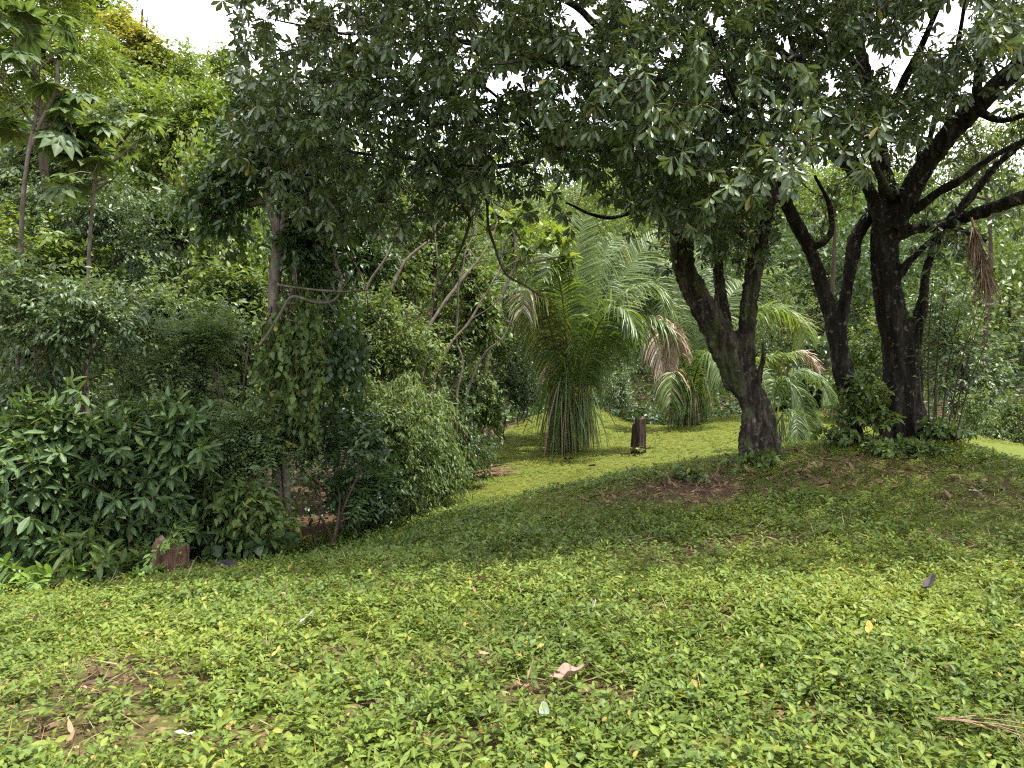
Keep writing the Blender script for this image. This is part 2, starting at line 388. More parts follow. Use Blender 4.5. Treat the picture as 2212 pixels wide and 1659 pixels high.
def sprays(lv, tips, dirs, sp, lift=.25):
    """leaves round every twig end; sp is a species"""
    n = len(tips); K = sp['K']; mode = sp['mode']; L0, W0 = sp['L'], sp['W']; tmpl = sp['T']; droop = sp.get('droop', .3)
    up = np.array((0, 0, 1.0))
    tn = np.clip(RNG.normal(.45, .16, n) + .35 * (noise3(tips * .8) - .5), 0, .97)
    a = unit(dirs + RNG.normal(size=(n, 3)) * .35 + up * lift)
    if mode == 'whorl':
        s1 = unit(np.cross(a, up + RNG.normal(size=(n, 3)) * .2)); s2 = np.cross(a, s1)
        for k in range(K):
            th = k * 2.39996 + RNG.uniform(0, .6, n); f = k / max(1, K - 1)
            rad = np.cos(th)[:, None] * s1 + np.sin(th)[:, None] * s2
            D = unit(rad * (1.0 - .45 * f) + a * (.25 + .75 * f) - up * droop * (1 - f * .5) * RNG.uniform(.4, 1.5, (n, 1)))
            B = tips - a * ((1 - f) * L0 * .55)[..., None] if False else tips - a * (1 - f) * L0 * .55
            sc = RNG.uniform(.7, 1.2, n) * (1.05 - .25 * f)
            N = unit(a * .5 + up + RNG.normal(size=(n, 3)) * .35)
            old = RNG.random(n) < .007
            lv.add(B, D, N, L0 * sc, W0 * sc, tmpl, np.where(old, 1.0, np.clip(tn + RNG.normal(0, .1, n), 0, .96)), RNG.uniform(.02, .28, n))
    elif mode in ('alt', 'drape'):
        TL = sp['TL']
        g = up * (-.9 if mode == 'drape' else -.25)
        a = unit(a + g * (.8 if mode == 'drape' else .35))
        s1 = unit(np.cross(a, up + RNG.normal(size=(n, 3)) * .25))
        for k in range(K):
            f = (k + .6) / K; side = 1 if k % 2 else -1
            B = tips + a * (TL * (f - .45)) + g * (TL * .35 * f * f) + RNG.normal(size=(n, 3)) * L0 * .12
            D = unit(s1 * side * (.95 - .5 * f) + a * .65 - up * droop * RNG.uniform(.3, 1.6, (n, 1)) + RNG.normal(size=(n, 3)) * .22)
            N = unit(up + RNG.normal(size=(n, 3)) * .4)
            sc = RNG.uniform(.65, 1.2, n)
            old = RNG.random(n) < sp.get('old', .008)
            lv.add(B, D, N, L0 * sc, W0 * sc, tmpl, np.where(old, 1.0, np.clip(tn + RNG.normal(0, .12, n), 0, .96)), RNG.uniform(.0, .3, n))
    elif mode == 'pinnate':
        TL = sp['TL']; nr = sp.get('R', 3)
        s1 = unit(np.cross(a, up + RNG.normal(size=(n, 3)) * .2)); s2 = np.cross(a, s1)
        for r in range(nr):
            th = r * 2.4 + RNG.uniform(0, 1, n)
            ax = unit(a * .55 + (np.cos(th)[:, None] * s1 + np.sin(th)[:, None] * s2) * .8 + up * .15)
            sd = unit(np.cross(ax, up + RNG.normal(size=(n, 3)) * .25))
            LL = TL * RNG.uniform(.7, 1.15, (n, 1))
            for k in range(K):
                f = (k // 2 + .7) / (K / 2 + .3); side = 1 if k % 2 else -1
                B = tips + ax * LL * f - up * LL * .38 * f * f * droop * 2
                D = unit(sd * side + ax * .45 - up * droop * (.3 + f * .5) + RNG.normal(size=(n, 3)) * .1)
                N = unit(np.cross(sd, ax) * np.sign(np.cross(sd, ax)[:, 2:3] + 1e-9) + RNG.normal(size=(n, 3)) * .2)
                sc = RNG.uniform(.8, 1.1, n) * (1.05 - .35 * abs(f - .45))
                lv.add(B, D, N, L0 * sc, W0 * sc, tmpl, np.clip(tn + RNG.normal(0, .08, n), 0, .97), .1)
    elif mode == 'palmate':
        for r in range(sp.get('R', 2)):
            ax = unit(a * .4 + rand_dirs(n) * .8 + up * .35); LL = sp['TL'] * RNG.uniform(.5, 1.2, (n, 1))
            C = tips + ax * LL; N = unit(up + ax * .35 + RNG.normal(size=(n, 3)) * .28)
            s1 = unit(np.cross(N, ax)); s2 = unit(np.cross(s1, N))
            lv.stalks.append((tips, tips + ax * LL * .5 + up * .03, C))
            sc = RNG.uniform(.7, 1.15, n); tint = np.clip(tn + RNG.normal(0, .15, n), 0, 1)
            for k in range(K):
                th = (k / K - .5) * 2 * math.pi * .9
                D = unit(np.cos(th) * s2 + np.sin(th) * s1 - N * .22)
                ls = L0 * sc * (1 - .28 * abs(th) / math.pi)
                lv.add(C, D, N, ls, ls * .46, sp['T'], tint, .2)

FARN = 1.35
def px_ells(ells, d, depth=.75):
    out = []
    for e in ells:
        cx, cy, rx, ry = e[:4]; dd = e[4] if len(e) > 4 else d
        out.append((P(cx, cy, dd), np.array((rx / FPX * dd, max(.35, depth * (rx + ry) * .5 / FPX * dd), ry / FPX * dd))))
    return out

SP = {
 'broad': dict(mode='alt', K=9, L=.12, W=.056, TL=.42, T=T8, droop=.45),
 'broadfar': dict(mode='alt', K=12, L=.13, W=.062, TL=.55, T=T4, droop=.45),
 'small': dict(mode='alt', K=12, L=.085, W=.038, TL=.42, T=T4, droop=.5),
 'big': dict(mode='whorl', K=8, L=.18, W=.064, T=T11, droop=.5),
 'bamboo': dict(mode='drape', K=15, L=.10, W=.024, TL=.42, T=T8, droop=.8),
 'fine': dict(mode='pinnate', K=12, R=3, L=.078, W=.034, TL=.32, T=T4, droop=.45),
 'pinnate': dict(mode='pinnate', K=14, R=3, L=.12, W=.042, TL=.42, T=T4, droop=.5),
 'vine': dict(mode='drape', K=10, L=.085, W=.065, TL=.5, T=THE, droop=.7),
 'vinefar': dict(mode='drape', K=9, L=.12, W=.10, TL=.5, T=T4, droop=.7),
 'palmate': dict(mode='palmate', K=9, R=2, L=.33, W=.15, TL=.38, T=T8, droop=.2),
 'whorl': dict(mode='whorl', K=9, L=.122, W=.043, T=TOB, droop=.45),
 'whorlfar': dict(mode='whorl', K=9, L=.16, W=.06, T=T8, droop=.45),
}

def plant(name, label, cat, sp, mat, d, ells, n, base=None, bark='bark_brown', stems=1, r0=.05, group=None, clump=.42, depth=.75,
          trunk=None, lean=.0, freq=.9, shell=2.3):
    """a tree or shrub: trunk (with limbs and twigs) and crown"""
    sp_ = SP[sp] if isinstance(sp, str) else sp
    E = px_ells(ells, d, depth); n = int(n * (FARN if sp == 'broadfar' else 1))
    tips = ell_tips(E, n, clump, freq, shell)
    bx = base if base is not None else ells[0][0]
    bp = (bx - 1106) / FPX * d
    root = on_ground(bp, d); tb = Tubes(); nodes = []
    tops = [e[0] for e in E]
    if trunk is not None:
        for tr in trunk:
            q = np.array([np.append(P(a, b, dd), r / FPX * dd) for a, b, dd, r in tr]); q = smooth_path(q, max(8, 5 * len(tr)))
            tb.batch(q[:, :3], q[:, 3], 9, .18); nodes.append(q[::2, :3])
        root = np.array((nodes[0][0][0], nodes[0][0][1], float(H(np.array([nodes[0][0][0]]), np.array([nodes[0][0][1]]))[0])))
    else:
        for s in range(stems):
            b0 = root + np.array((RNG.normal(0, .12), RNG.normal(0, .12), 0)) * (stems > 1)
            b0[2] = float(H(np.array([b0[0]]), np.array([b0[1]]))[0]) - .05
            top = tops[s % len(tops)] + RNG.normal(size=3) * .15
            q = np.array([b0, b0 * .66 + top * .34 + RNG.normal(size=3) * .08 * (1 + lean), b0 * .3 + top * .7 + RNG.normal(size=3) * .1 * (1 + lean), top])
            rr = np.array([r0, r0 * .8, r0 * .6, r0 * .3])[:, None] / (1 + .35 * (stems > 1))
            q = smooth_path(np.hstack([q, rr]), 14); tb.batch(q[:, :3], q[:, 3], 7, .15); nodes.append(q[3:, :3])
    nd = np.concatenate(nodes)
    for (c, r) in E:                                   # limbs into every lobe of the crown
        k = nd[np.argmin(((nd - (c - np.array((0, 0, r[2] * .6)))) ** 2).sum(1))]
        q = smooth_path(np.array([np.append(k, r0 * .45), np.append((k + c) / 2 + RNG.normal(size=3) * .06, r0 * .35), np.append(c + (0, 0, r[2] * .3), r0 * .15)]), 8)
        tb.batch(q[:, :3], q[:, 3], 5); nodes.append(q[:, :3])
    nodes = np.concatenate(nodes)
    dirs = grow(tips, nodes, tb, rmax=max(.012, r0 * .5))
    cen = np.mean([e[0] for e in E], 0)
    lv = Leaves(); lv.stalks = []
    sprays(lv, tips, unit(dirs + unit(tips - cen) * .5), sp_)
    for a, b, c in lv.stalks:
        tb.batch(np.stack([a, b, c], 1), np.tile(np.array([.007, .006, .005]), (len(a), 1)), 4)
    o = empty(name, root, label, cat, group)
    link("trunk" if cat == "tree" else "stems", tb.mesh("trunk", M[bark], root), o)
    link("crown" if cat == "tree" else "foliage", lv.mesh("crown", M[mat], root), o)
    return o

# ------------------------------------------------------------------ ground
EDGE = np.array([(-7,5.2),(-5.0,6.9),(-3.1,8.9),(-2.3,10.5),(-1.6,14),(-1.35,16),(-.5,19),(.5,21.5),(1.3,23.5),(3.2,23.4),(6.3,23.6),(8.6,20),(10.4,17.2),(11.6,15.2),(13.5,12.5),(16,8),(16,-3),(-7,-3)])
def in_poly(x, y, poly):
    r = np.zeros(x.shape, bool); j = len(poly) - 1
    for i in range(len(poly)):
        xi, yi = poly[i]; xj, yj = poly[j]
        c = ((yi > y) != (yj > y)) & (x < (xj - xi) * (y - yi) / ((yj - yi) if yj != yi else 1e-9) + xi)
        r ^= c; j = i
    return r

# worn, dry or litter-covered spots: picture x, y and half sizes in metres
SPOTS = []
for px, py, rx, ry, k in [(255,1470,.75,.45,.9),(110,1590,.5,.28,.8),(1500,1055,.95,.75,.95),(1340,1075,.5,.4,.6),(1560,1185,.8,.45,.75),(1700,1175,.5,.4,.5),
                          (960,1440,.36,.22,.85),(1230,1500,.45,.24,.8),(1480,1330,.4,.25,.6),(640,1330,.4,.25,.6),(1750,1560,.3,.15,.7),(530,1600,.3,.16,.7),(1000,1600,.3,.15,.6),(1420,1210,.5,.3,.4),(1850,1020,.9,.8,.6),(2120,1070,.7,.8,.6),(1000,1255,.3,.2,.4),
                          (330,1275,.5,.25,.4),(700,1420,.2,.15,.5),(2150,1180,.5,.4,.5),(820,1545,.2,.12,.5),(1900,1430,.25,.15,.4)]:
    h_ = hit(px, py); SPOTS.append((h_[0], h_[1], rx, ry, k))
def bare(x, y):
    b = np.zeros_like(x)
    wob = (n2(x, y, 2.2, 5.5) - .5) * .9 + (n2(x, y, 7, 9.1) - .5) * .5
    for sx, sy, rx, ry, k in SPOTS:
        d = np.hypot((x - sx) / rx, (y - sy) / ry) + wob
        b = np.maximum(b, k * (1 - sstep(.55, 1.25, d)))
    return b

def axis(lo, hi, step, out_lo, out_hi, gr=1.25):
    c = list(np.arange(lo, hi + 1e-6, step)); s = step
    while c[-1] < out_hi: s *= gr; c.append(c[-1] + s)
    s = step
    while c[0] > out_lo: s *= gr; c.insert(0, c[0] - s)
    return np.array(c)
gx = axis(-10, 13, .10, -320, 320); gy = axis(0, 27, .10, -120, 420)
GX, GY = np.meshgrid(gx, gy); GZ = H(GX, GY)
nx, ny = len(gx), len(gy); ii = np.arange(nx * ny).reshape(ny, nx)
quads = np.stack([ii[:-1, :-1], ii[:-1, 1:], ii[1:, 1:], ii[1:, :-1]], -1).reshape(-1, 4)
lawn_w = in_poly(GX, GY, EDGE).astype(float)
bare_w = bare(GX, GY)

gm = bpy.data.materials.new("soil_and_thatch"); gm.use_nodes = True; nt = gm.node_tree
pb = nt.nodes["Principled BSDF"]; pb.inputs["Roughness"].default_value = .95; pb.inputs["Specular IOR Level"].default_value = .1
tc = nt.nodes.new("ShaderNodeTexCoord")
na = nt.nodes.new("ShaderNodeTexNoise"); na.inputs["Scale"].default_value = 30; na.inputs["Detail"].default_value = 8; na.inputs["Roughness"].default_value = .7
nt.links.new(tc.outputs["Object"], na.inputs["Vector"])
soil = ramp(nt, [(.3, (.028, .017, .010)), (.5, (.075, .045, .028)), (.7, (.14, .09, .055))], na.outputs["Fac"])
thatch = ramp(nt, [(.3, (.05, .065, .014)), (.55, (.10, .125, .022)), (.75, (.17, .16, .05))], na.outputs["Fac"])
al = nt.nodes.new("ShaderNodeAttribute"); al.attribute_name = "lawn"
mx = nt.nodes.new("ShaderNodeMix"); mx.data_type = 'RGBA'
nt.links.new(al.outputs["Fac"], mx.inputs["Factor"]); nt.links.new(soil.outputs[0], mx.inputs["A"]); nt.links.new(thatch.outputs[0], mx.inputs["B"])
nt.links.new(mx.outputs["Result"], pb.inputs["Base Color"])
bp_ = nt.nodes.new("ShaderNodeBump"); bp_.inputs["Strength"].default_value = .8; bp_.inputs["Distance"].default_value = .03
nt.links.new(na.outputs["Fac"], bp_.inputs["Height"]); nt.links.new(bp_.outputs[0], pb.inputs["Normal"])
g_me = mesh_from("ground", np.stack([GX.ravel(), GY.ravel(), GZ.ravel()], -1), [quads], gm, {"lawn": (lawn_w * (1 - bare_w)).ravel()})
tag(link("ground", g_me), kind="structure")

def scatter(x0, x1, y0, y1, per_m2, margin=.35, keep_bare=.12, poly=EDGE, fan=.75):
    n = int((x1 - x0) * (y1 - y0) * per_m2)
    x = RNG.uniform(x0, x1, n); y = RNG.uniform(y0, y1, n)
    k = (np.abs(x) < y * fan + 1.2)
    x, y = x[k], y[k]
    jx = x - margin * (n2(x, y, 1.5, 4.0) - .2); jy = y
    k = in_poly(jx, jy, poly); x, y = x[k], y[k]
    dens = (1 - bare(x, y) * (1 - keep_bare)) * (.40 + .85 * n2(x, y, 2.6, 8.8)) * (.6 + .7 * n2(x, y, 9, 3.8))
    k = RNG.random(len(x)) < dens
    x, y = x[k], y[k]
    return np.stack([x, y, H(x, y)], -1)

UP = np.array((0, 0, 1.0))
def cover(lv, st, R, K, hmin, hmax, L, W, tmpl, tint0=.45, spread=1.0, lo=.25):
    n = len(R)
    if n == 0: return
    lean = RNG.normal(size=(n, 3)) * .35; lean[:, 2] = 1; lean = unit(lean)
    h = RNG.uniform(hmin, hmax, n) * (.7 + .7 * noise3(R * 1.4 + 3)); a0 = RNG.uniform(0, 6.28, n)
    tn = tint0 + .55 * (noise3(R * .9 + 7) - .5) + RNG.normal(0, .09, n)
    if st is not None:
        k = RNG.random(n) < .35
        st.batch(np.stack([R[k] - UP * .01, R[k] + lean[k] * (h[k] * .5)[:, None], R[k] + lean[k] * h[k][:, None]], 1), np.tile(np.array([.0016, .0014, .001]), (k.sum(), 1)), 3)
    for k in range(K):
        f = lo + (1 - lo) * (k // 2 * 2 + 1.5) / K; f = min(f, 1)
        th = a0 + (k % 2) * math.pi + (k // 2) * 1.57 + RNG.normal(0, .35, n)
        out = np.stack([np.cos(th), np.sin(th), np.zeros(n)], -1)
        up = RNG.normal(.25 + .55 * (f > .9), .3, n)
        D = unit(out + UP * up[:, None]); N = unit(UP + RNG.normal(size=(n, 3)) * .35 - out * .2)
        sc = RNG.uniform(.55, 1.25, n) * (1.08 - .35 * (f > .9))
        B = R + lean * (h * f)[:, None] + out * (.008 * spread)
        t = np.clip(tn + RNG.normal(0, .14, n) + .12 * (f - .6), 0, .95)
        t = np.where(RNG.random(n) < .018, 1.0, t)
        lv.add(B, D, N, L * sc, W * sc, tmpl, t, RNG.uniform(-.05, .3, n))

lv = Leaves(); st = Tubes()
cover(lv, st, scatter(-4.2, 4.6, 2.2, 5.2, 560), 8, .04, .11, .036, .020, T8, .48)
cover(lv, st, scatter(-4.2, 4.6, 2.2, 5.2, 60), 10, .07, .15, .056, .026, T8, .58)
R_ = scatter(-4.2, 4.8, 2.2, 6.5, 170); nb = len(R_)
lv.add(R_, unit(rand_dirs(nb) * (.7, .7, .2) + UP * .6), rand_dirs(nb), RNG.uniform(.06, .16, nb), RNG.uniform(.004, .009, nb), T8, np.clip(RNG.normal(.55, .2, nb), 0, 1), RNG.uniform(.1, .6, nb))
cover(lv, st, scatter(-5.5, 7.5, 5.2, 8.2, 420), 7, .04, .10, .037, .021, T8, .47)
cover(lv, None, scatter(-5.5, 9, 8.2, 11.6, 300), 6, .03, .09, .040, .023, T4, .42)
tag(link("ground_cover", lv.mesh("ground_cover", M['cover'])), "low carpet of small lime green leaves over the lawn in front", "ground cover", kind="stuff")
tag(link("ground_cover_stems", st.mesh("ground_cover_stems", M['green_stem'])), "thin stalks among the low lime green leaves", "stems", kind="stuff")
lv = Leaves()
def patchy(P_, sc, thr, sd): return P_[n2(P_[:, 0], P_[:, 1], sc, sd) > thr]
cover(lv, None, patchy(scatter(-4.2, 4.8, 2.2, 6.5, 200), 1.3, .52, 6.6), 6, .05, .13, .040, .032, THE, .4)
cover(lv, None, patchy(scatter(-4.2, 4.8, 2.2, 6.5, 90), 1.9, .60, 16.6), 6, .07, .17, .062, .020, T8, .65)
cover(lv, None, patchy(scatter(-5, 8, 6.5, 11, 120), 1.1, .5, 26.6), 6, .05, .14, .055, .036, THE, .4)
M['weed'] = leaf_mat("weed_leaf", [(0, (.05, .095, .016)), (.5, (.10, .165, .020)), (1, (.18, .245, .03))], rough=.5, transl=.36, spec=.25, rib=.3)
tag(link("weeds", lv.mesh("weeds", M['weed'])), "patches of broader leaved weeds among the lime green carpet", "weeds", kind="stuff")
lv = Leaves()
cover(lv, None, scatter(-4, 9, 8.8, 15, 210), 6, .015, .05, .034, .018, T4, .5)
cover(lv, None, scatter(-3, 15, 15, 25, 130), 6, .02, .055, .045, .024, T4, .55)
tag(link("short_lawn", lv.mesh("short_lawn", M['lawn'])), "fine yellow green lawn on the mounds round the palms", "lawn", kind="stuff")

# leaf litter and dry stalks
lv = Leaves()
def litter(n, cx, cy, sx, sy, L=.07, W=.035):
    x = RNG.normal(cx, sx, n); y = RNG.normal(cy, sy, n); R = np.stack([x, y, H(x, y) + RNG.uniform(.004, .035, n)], -1)
    D = rand_dirs(n); D[:, 2] *= .35; N = unit(UP + RNG.normal(size=(n, 3)) * .45)
    s = RNG.uniform(.5, 1.3, n)
    lv.add(R, D, N, L * s, W * s, T8, np.clip(RNG.normal(.45, .25, n), 0, 1), RNG.uniform(-.4, .5, n))
for sx, sy, rx, ry, k in SPOTS:
    litter(int(600 * rx * ry * k) + 30, sx, sy, rx * .6, ry * .6, .065, .022)
litter(1500, 4.2, 9.4, 2.2, .9, .10, .04)
R = scatter(-5, 7, 2.3, 9, 9, keep_bare=1); n = len(R)
lv.add(R + UP * RNG.uniform(.02, .09, (n, 1)), unit(rand_dirs(n) * (1, 1, .4)), unit(UP + RNG.normal(size=(n, 3)) * .5), RNG.uniform(.03, .075, n), RNG.uniform(.012, .034, n), T8, RNG.random(n), RNG.uniform(-.3, .5, n))
tag(link("leaf_litter", lv.mesh("leaf_litter", M['litter'])), "brown fallen leaves strewn under the trees and on worn spots", "leaf litter", kind="stuff")
lv = Leaves(); 
R = np.concatenate([scatter(-4.5, 5.5, 2.3, 7.5, 40, keep_bare=1)] + [np.stack([x, y, H(x, y)], -1) for x, y in [(RNG.normal(s[0], s[2] * .6, int(260 * s[2] * s[3])), RNG.normal(s[1], s[3] * .6, int(260 * s[2] * s[3]))) for s in SPOTS]])
n = len(R); D = rand_dirs(n); D[:, 2] = np.abs(D[:, 2]) * .35
lv.add(R + UP * RNG.uniform(.0, .06, (n, 1)), D, unit(UP + RNG.normal(size=(n, 3)) * .3), RNG.uniform(.06, .22, n), RNG.uniform(.0025, .005, n), T4, RNG.random(n), RNG.uniform(-.2, .3, n))
tag(link("dry_grass", lv.mesh("dry_grass", M['straw'])), "straw coloured dry stalks lying among the green leaves", "dry grass", kind="stuff")

# ------------------------------------------------------------------ the big dark trees on the mound
def wood(paths, voxel, mat, origin, flute=.03, fine=.010, sides=20, z0=None):
    """thick limbs melted into one continuous trunk with furrowed bark"""
    tb = Tubes()
    for q in paths:
        q = smooth_path(q, max(14, 8 * len(q)))
        a, b = q[0].copy(), q[-1].copy(); a[3] = b[3] = .002
        a[:3] -= (q[1, :3] - q[0, :3]) * .3; b[:3] += (q[-1, :3] - q[-2, :3]) * .5
        q = np.vstack([a, q, b]); tb.batch(q[:, :3], q[:, 3], sides)
    me = tb.mesh("w", mat); o = bpy.data.objects.new("w", me); COL.objects.link(o)
    m = o.modifiers.new("r", 'REMESH'); m.mode = 'VOXEL'; m.voxel_size = voxel
    m = o.modifiers.new("s", 'SMOOTH'); m.factor = .5; m.iterations = 5
    dg = bpy.context.evaluated_depsgraph_get(); dg.update()
    out = bpy.data.meshes.new_from_object(o.evaluated_get(dg)); bpy.data.objects.remove(o); bpy.data.meshes.remove(me)
    n = len(out.vertices); V = np.empty(n * 3, np.float32); out.vertices.foreach_get("co", V); V = V.reshape(-1, 3).astype(float)
    Nn = np.empty(n * 3, np.float32); out.vertices.foreach_get("normal", Nn); Nn = Nn.reshape(-1, 3).astype(float)
    lowf = np.clip(1.6 - (V[:, 2] - V[:, 2].min()) * .35, .35, 1.6)
    r1 = 1 - 2 * np.abs(noise3(V * (6, 6, .9) + 3.1) - .5); r2 = 1 - 2 * np.abs(noise3(V * (17, 17, 2.6) + 9.7) - .5)
    dsp = (r1 ** 1.5 - .95) * flute * lowf + (r2 - .9) * fine * 1.6 + (noise3(V * 30) - .5) * fine
    V = V + Nn * dsp[:, None] - np.asarray(origin)
    out.vertices.foreach_set("co", V.astype(np.float32).ravel()); out.update()
    out.polygons.foreach_set("use_smooth", np.ones(len(out.polygons), bool))
    out.materials.clear(); out.materials.append(mat)
    return out

def L4(*pts):
    """rows of picture x, y, distance, radius in picture units -> x, y, z, radius in metres"""
    return np.array([np.append(P(a, b, d), r / FPX * d) for a, b, d, r in pts])

def poly_tips(poly, n, d0, d1, gaps=(), clump=.30, freq=1.1):
    """twig ends filling the crown's outline (seen from the lawn) through its whole depth"""
    poly = np.array(poly, float); lo, hi = poly.min(0), poly.max(0); got = []; m = 0
    while m < n:
        x = RNG.uniform(lo[0], hi[0], n * 2); y = RNG.uniform(lo[1], hi[1], n * 2); jx = (n2(x, y, .016, 4.4) - .5) * 90 + RNG.normal(0, 26, len(x)); jy = (n2(x, y, .016, 14.4) - .5) * 110 + RNG.normal(0, 26, len(x)); k = in_poly(x + jx, y + jy, poly); x, y = x[k], y[k]
        f0 = d0(x, y) if callable(d0) else d0; f1 = d1(x, y) if callable(d1) else d1
        d = f0 + (f1 - f0) * RNG.random(len(x))
        p = np.stack([(x - 1106) / FPX * d, d, CAM_Z - (y - 829.5) / FPX * d], -1)
        keep = noise3(p * freq + 20) > clump
        for gx_, gy_, gr in gaps:
            gr = gr + 1
            keep &= (np.hypot(x - gx_, y - gy_) > gr) | (RNG.random(len(x)) < .10)
        p = p[keep]; got.append(p); m += len(p)
    return np.concatenate(got)[:n]

GAPS = [(1070,185,34),(1120,165,26),(1245,35,40),(1060,30,30),(1220,190,26),(1540,40,30),(1640,232,30),(1575,225,24),(1870,125,42),(1945,125,34),(1990,80,30),(2040,50,46),(2080,20,40),
        (1800,190,24),(1940,175,26),(1700,100,22),(1380,10,26),(1480,200,20),(2100,180,26),(900,120,22),(760,70,20),(620,60,26),(560,150,22),(1000,130,18),(1330,150,22),(1440,110,20),(2190,240,26),(1770,60,24),(650,140,18)]

# tree A: leaning furrowed trunk that forks into three
A_main = L4((1648,1040,10.05,50),(1645,985,10,44),(1638,930,10,41),(1626,880,10,40),(1604,825,10,41),(1576,765,10,37),(1543,705,10,31),(1511,648,10,28),(1484,592,10,27),(1472,540,9.95,27),(1474,480,9.9,25),(1488,415,9.8,22),(1484,330,9.6,17),(1445,240,9.3,14),(1390,140,9.0,10),(1330,40,8.6,7))
A_mid = L4((1572,760,10.1,26),(1560,690,10.15,20),(1556,630,10.2,17),(1552,580,10.2,15),(1551,530,10.2,15),(1552,460,10.2,13),(1565,360,10.1,11),(1600,240,9.9,8),(1640,100,9.6,5))
A_right = L4((1615,850,10,32),(1614,780,10,25),(1613,720,9.95,23),(1617,660,9.9,21),(1627,590,9.9,20),(1641,525,9.9,19),(1655,455,9.8,18),(1662,380,9.7,16),(1650,280,9.4,13),(1600,160,8.9,9),(1540,60,8.4,6))
A_root = [L4((1618,880,9.85,16),(1612,960,9.75,17),(1606,1030,9.7,17)), L4((1652,890,9.85,16),(1674,960,9.8,18),(1688,1030,9.75,17)), L4((1635,930,9.85,16),(1625,1000,9.65,20),(1618,1040,9.55,18))]
A_stub = L4((1640,830,9.8,12),(1647,780,9.75,8),(1650,735,9.75,5))
o_A = empty("tree", on_ground(*P(1640, 985, 10)[:2]), "dark leaning tree with furrowed trunk forking in three", "tree", "dark trees on the mound")
oA = np.array(o_A.location)
link("trunk", wood([A_main, A_mid, A_right, A_stub] + A_root, .017, M['bark_furrow'], oA, .095, .030), o_A)
tb = Tubes()
A_limbs = [L4((1486,420,9.8,14),(1410,362,9.4,11),(1330,328,9.1,9.5),(1260,320,8.8,8.5),(1195,323,8.5,7)),
  L4((1195,323,8.5,6.5),(1130,350,8.3,6),(1050,362,8.1,5.5),(950,352,7.9,4.8),(850,336,7.7,4),(740,325,7.5,3),(620,300,7.3,2),(520,255,7.1,1.2)),
  L4((1195,323,8.5,5.5),(1150,290,8.3,5),(1100,262,8.1,4.5),(1000,264,7.9,3.6),(900,276,7.7,2.8),(790,262,7.5,2),(680,250,7.3,1.2)),
  L4((1160,296,8.4,4),(1090,220,8.0,3.6),(1020,180,7.7,3),(920,165,7.4,2.4),(800,170,7.1,1.6),(660,180,6.9,1)),
  L4((1484,330,9.6,13),(1400,235,9.1,11),(1270,160,8.6,9),(1100,110,8.1,7),(920,80,7.7,5),(740,70,7.3,3),(600,40,7.0,1.5)),
  L4((1445,240,9.3,10),(1330,180,8.2,8),(1250,140,7.2,6),(1150,130,6.4,4),(1060,140,5.8,2)),
  L4((1650,280,9.4,9),(1560,230,8.4,7.5),(1480,180,7.4,6),(1420,170,6.4,4.5),(1370,200,5.6,2.5)),
  L4((1600,160,8.9,8),(1520,60,8.0,7),(1440,-60,7.2,6),(1330,-160,6.6,4)),
  L4((1390,140,9,9),(1250,20,8.6,7.5),(1080,-60,8.2,6),(880,-120,7.8,4.5),(660,-140,7.4,2.5)),
  L4((1470,480,9.9,7),(1400,455,9.7,5.5),(1300,470,9.5,4),(1220,440,9.3,2.5)),
  L4((1060,362,8.1,3),(1020,420,8.2,2.6),(1000,440,8.3,2)),
  L4((1640,525,9.9,8),(1580,490,9.0,6),(1540,470,8.0,4),(1520,440,7.0,2.5)),
  L4((1655,455,9.8,9),(1640,360,8.6,7),(1600,250,7.4,5),(1570,170,6.2,3.5),(1550,130,5.3,2))]
nodesA = [q[::2, :3] for q in (smooth_path(A_main, 60)[36:], smooth_path(A_mid, 50)[34:], smooth_path(A_right, 50)[30:])]
for q in A_limbs:
    s = smooth_path(q, 7 * len(q)); s[:, :3] += (noise3(s[:, :3] * 3)[:, None] - .5) * .06; tb.batch(s[:, :3], s[:, 3], 8, .2); nodesA.append(s[::2, :3])
near = lambda x, y: np.where(y < 300, 6.0, 6.8)
tA = [poly_tips([(512,-10),(525,90),(498,150),(545,255),(478,300),(500,372),(590,425),(700,436),(830,425),(880,400),(1000,395),(1090,345),(1200,340),(1260,380),(1300,440),(1400,480),(1500,520),(1560,470),(1640,400),(1660,100),(1640,-30)], 3700, near, 9.4, GAPS),
      poly_tips([(512,-10),(640,-40),(1640,-40),(1640,-330),(1100,-420),(600,-260)], 1500, 5.8, 8.8),  # crown above the view, unseen, put there to cast shade below
      poly_tips([(1300,-60),(1660,-60),(1660,420),(1560,460),(1440,330),(1290,320)], 70, 5.2, 6.6, GAPS),
      poly_tips([(1380,440),(1480,500),(1560,540),(1680,545),(1690,440),(1560,420)], 150, 8.6, 10.6),
      poly_tips([(1330,150),(1660,200),(1660,520),(1500,480),(1380,440)], 220, 9.6, 11.2),
      poly_tips([(600,430),(860,420),(1000,400),(980,470),(800,520),(640,500)], 110, 7.6, 9.2),
      poly_tips([(900,380),(1300,330),(1420,430),(1380,520),(1250,480),(1060,450),(900,470)], 150, 7.4, 9.6, (), .4),
      poly_tips([(1380,500),(1700,520),(1690,590),(1420,580)], 40, 8.8, 10.2, (), .4)]
tipsA = np.concatenate(tA)
dA = grow(tipsA, np.concatenate(nodesA), tb, .0035, .008, sides=4, rmax=.03)
lv = Leaves(); lv.stalks = []
sprays(lv, tipsA, dA, SP['whorl'])
link("branches", tb.mesh("branches", M['bark_dark'], oA), o_A)
link("crown", lv.mesh("crown", M['canopy'], oA), o_A)

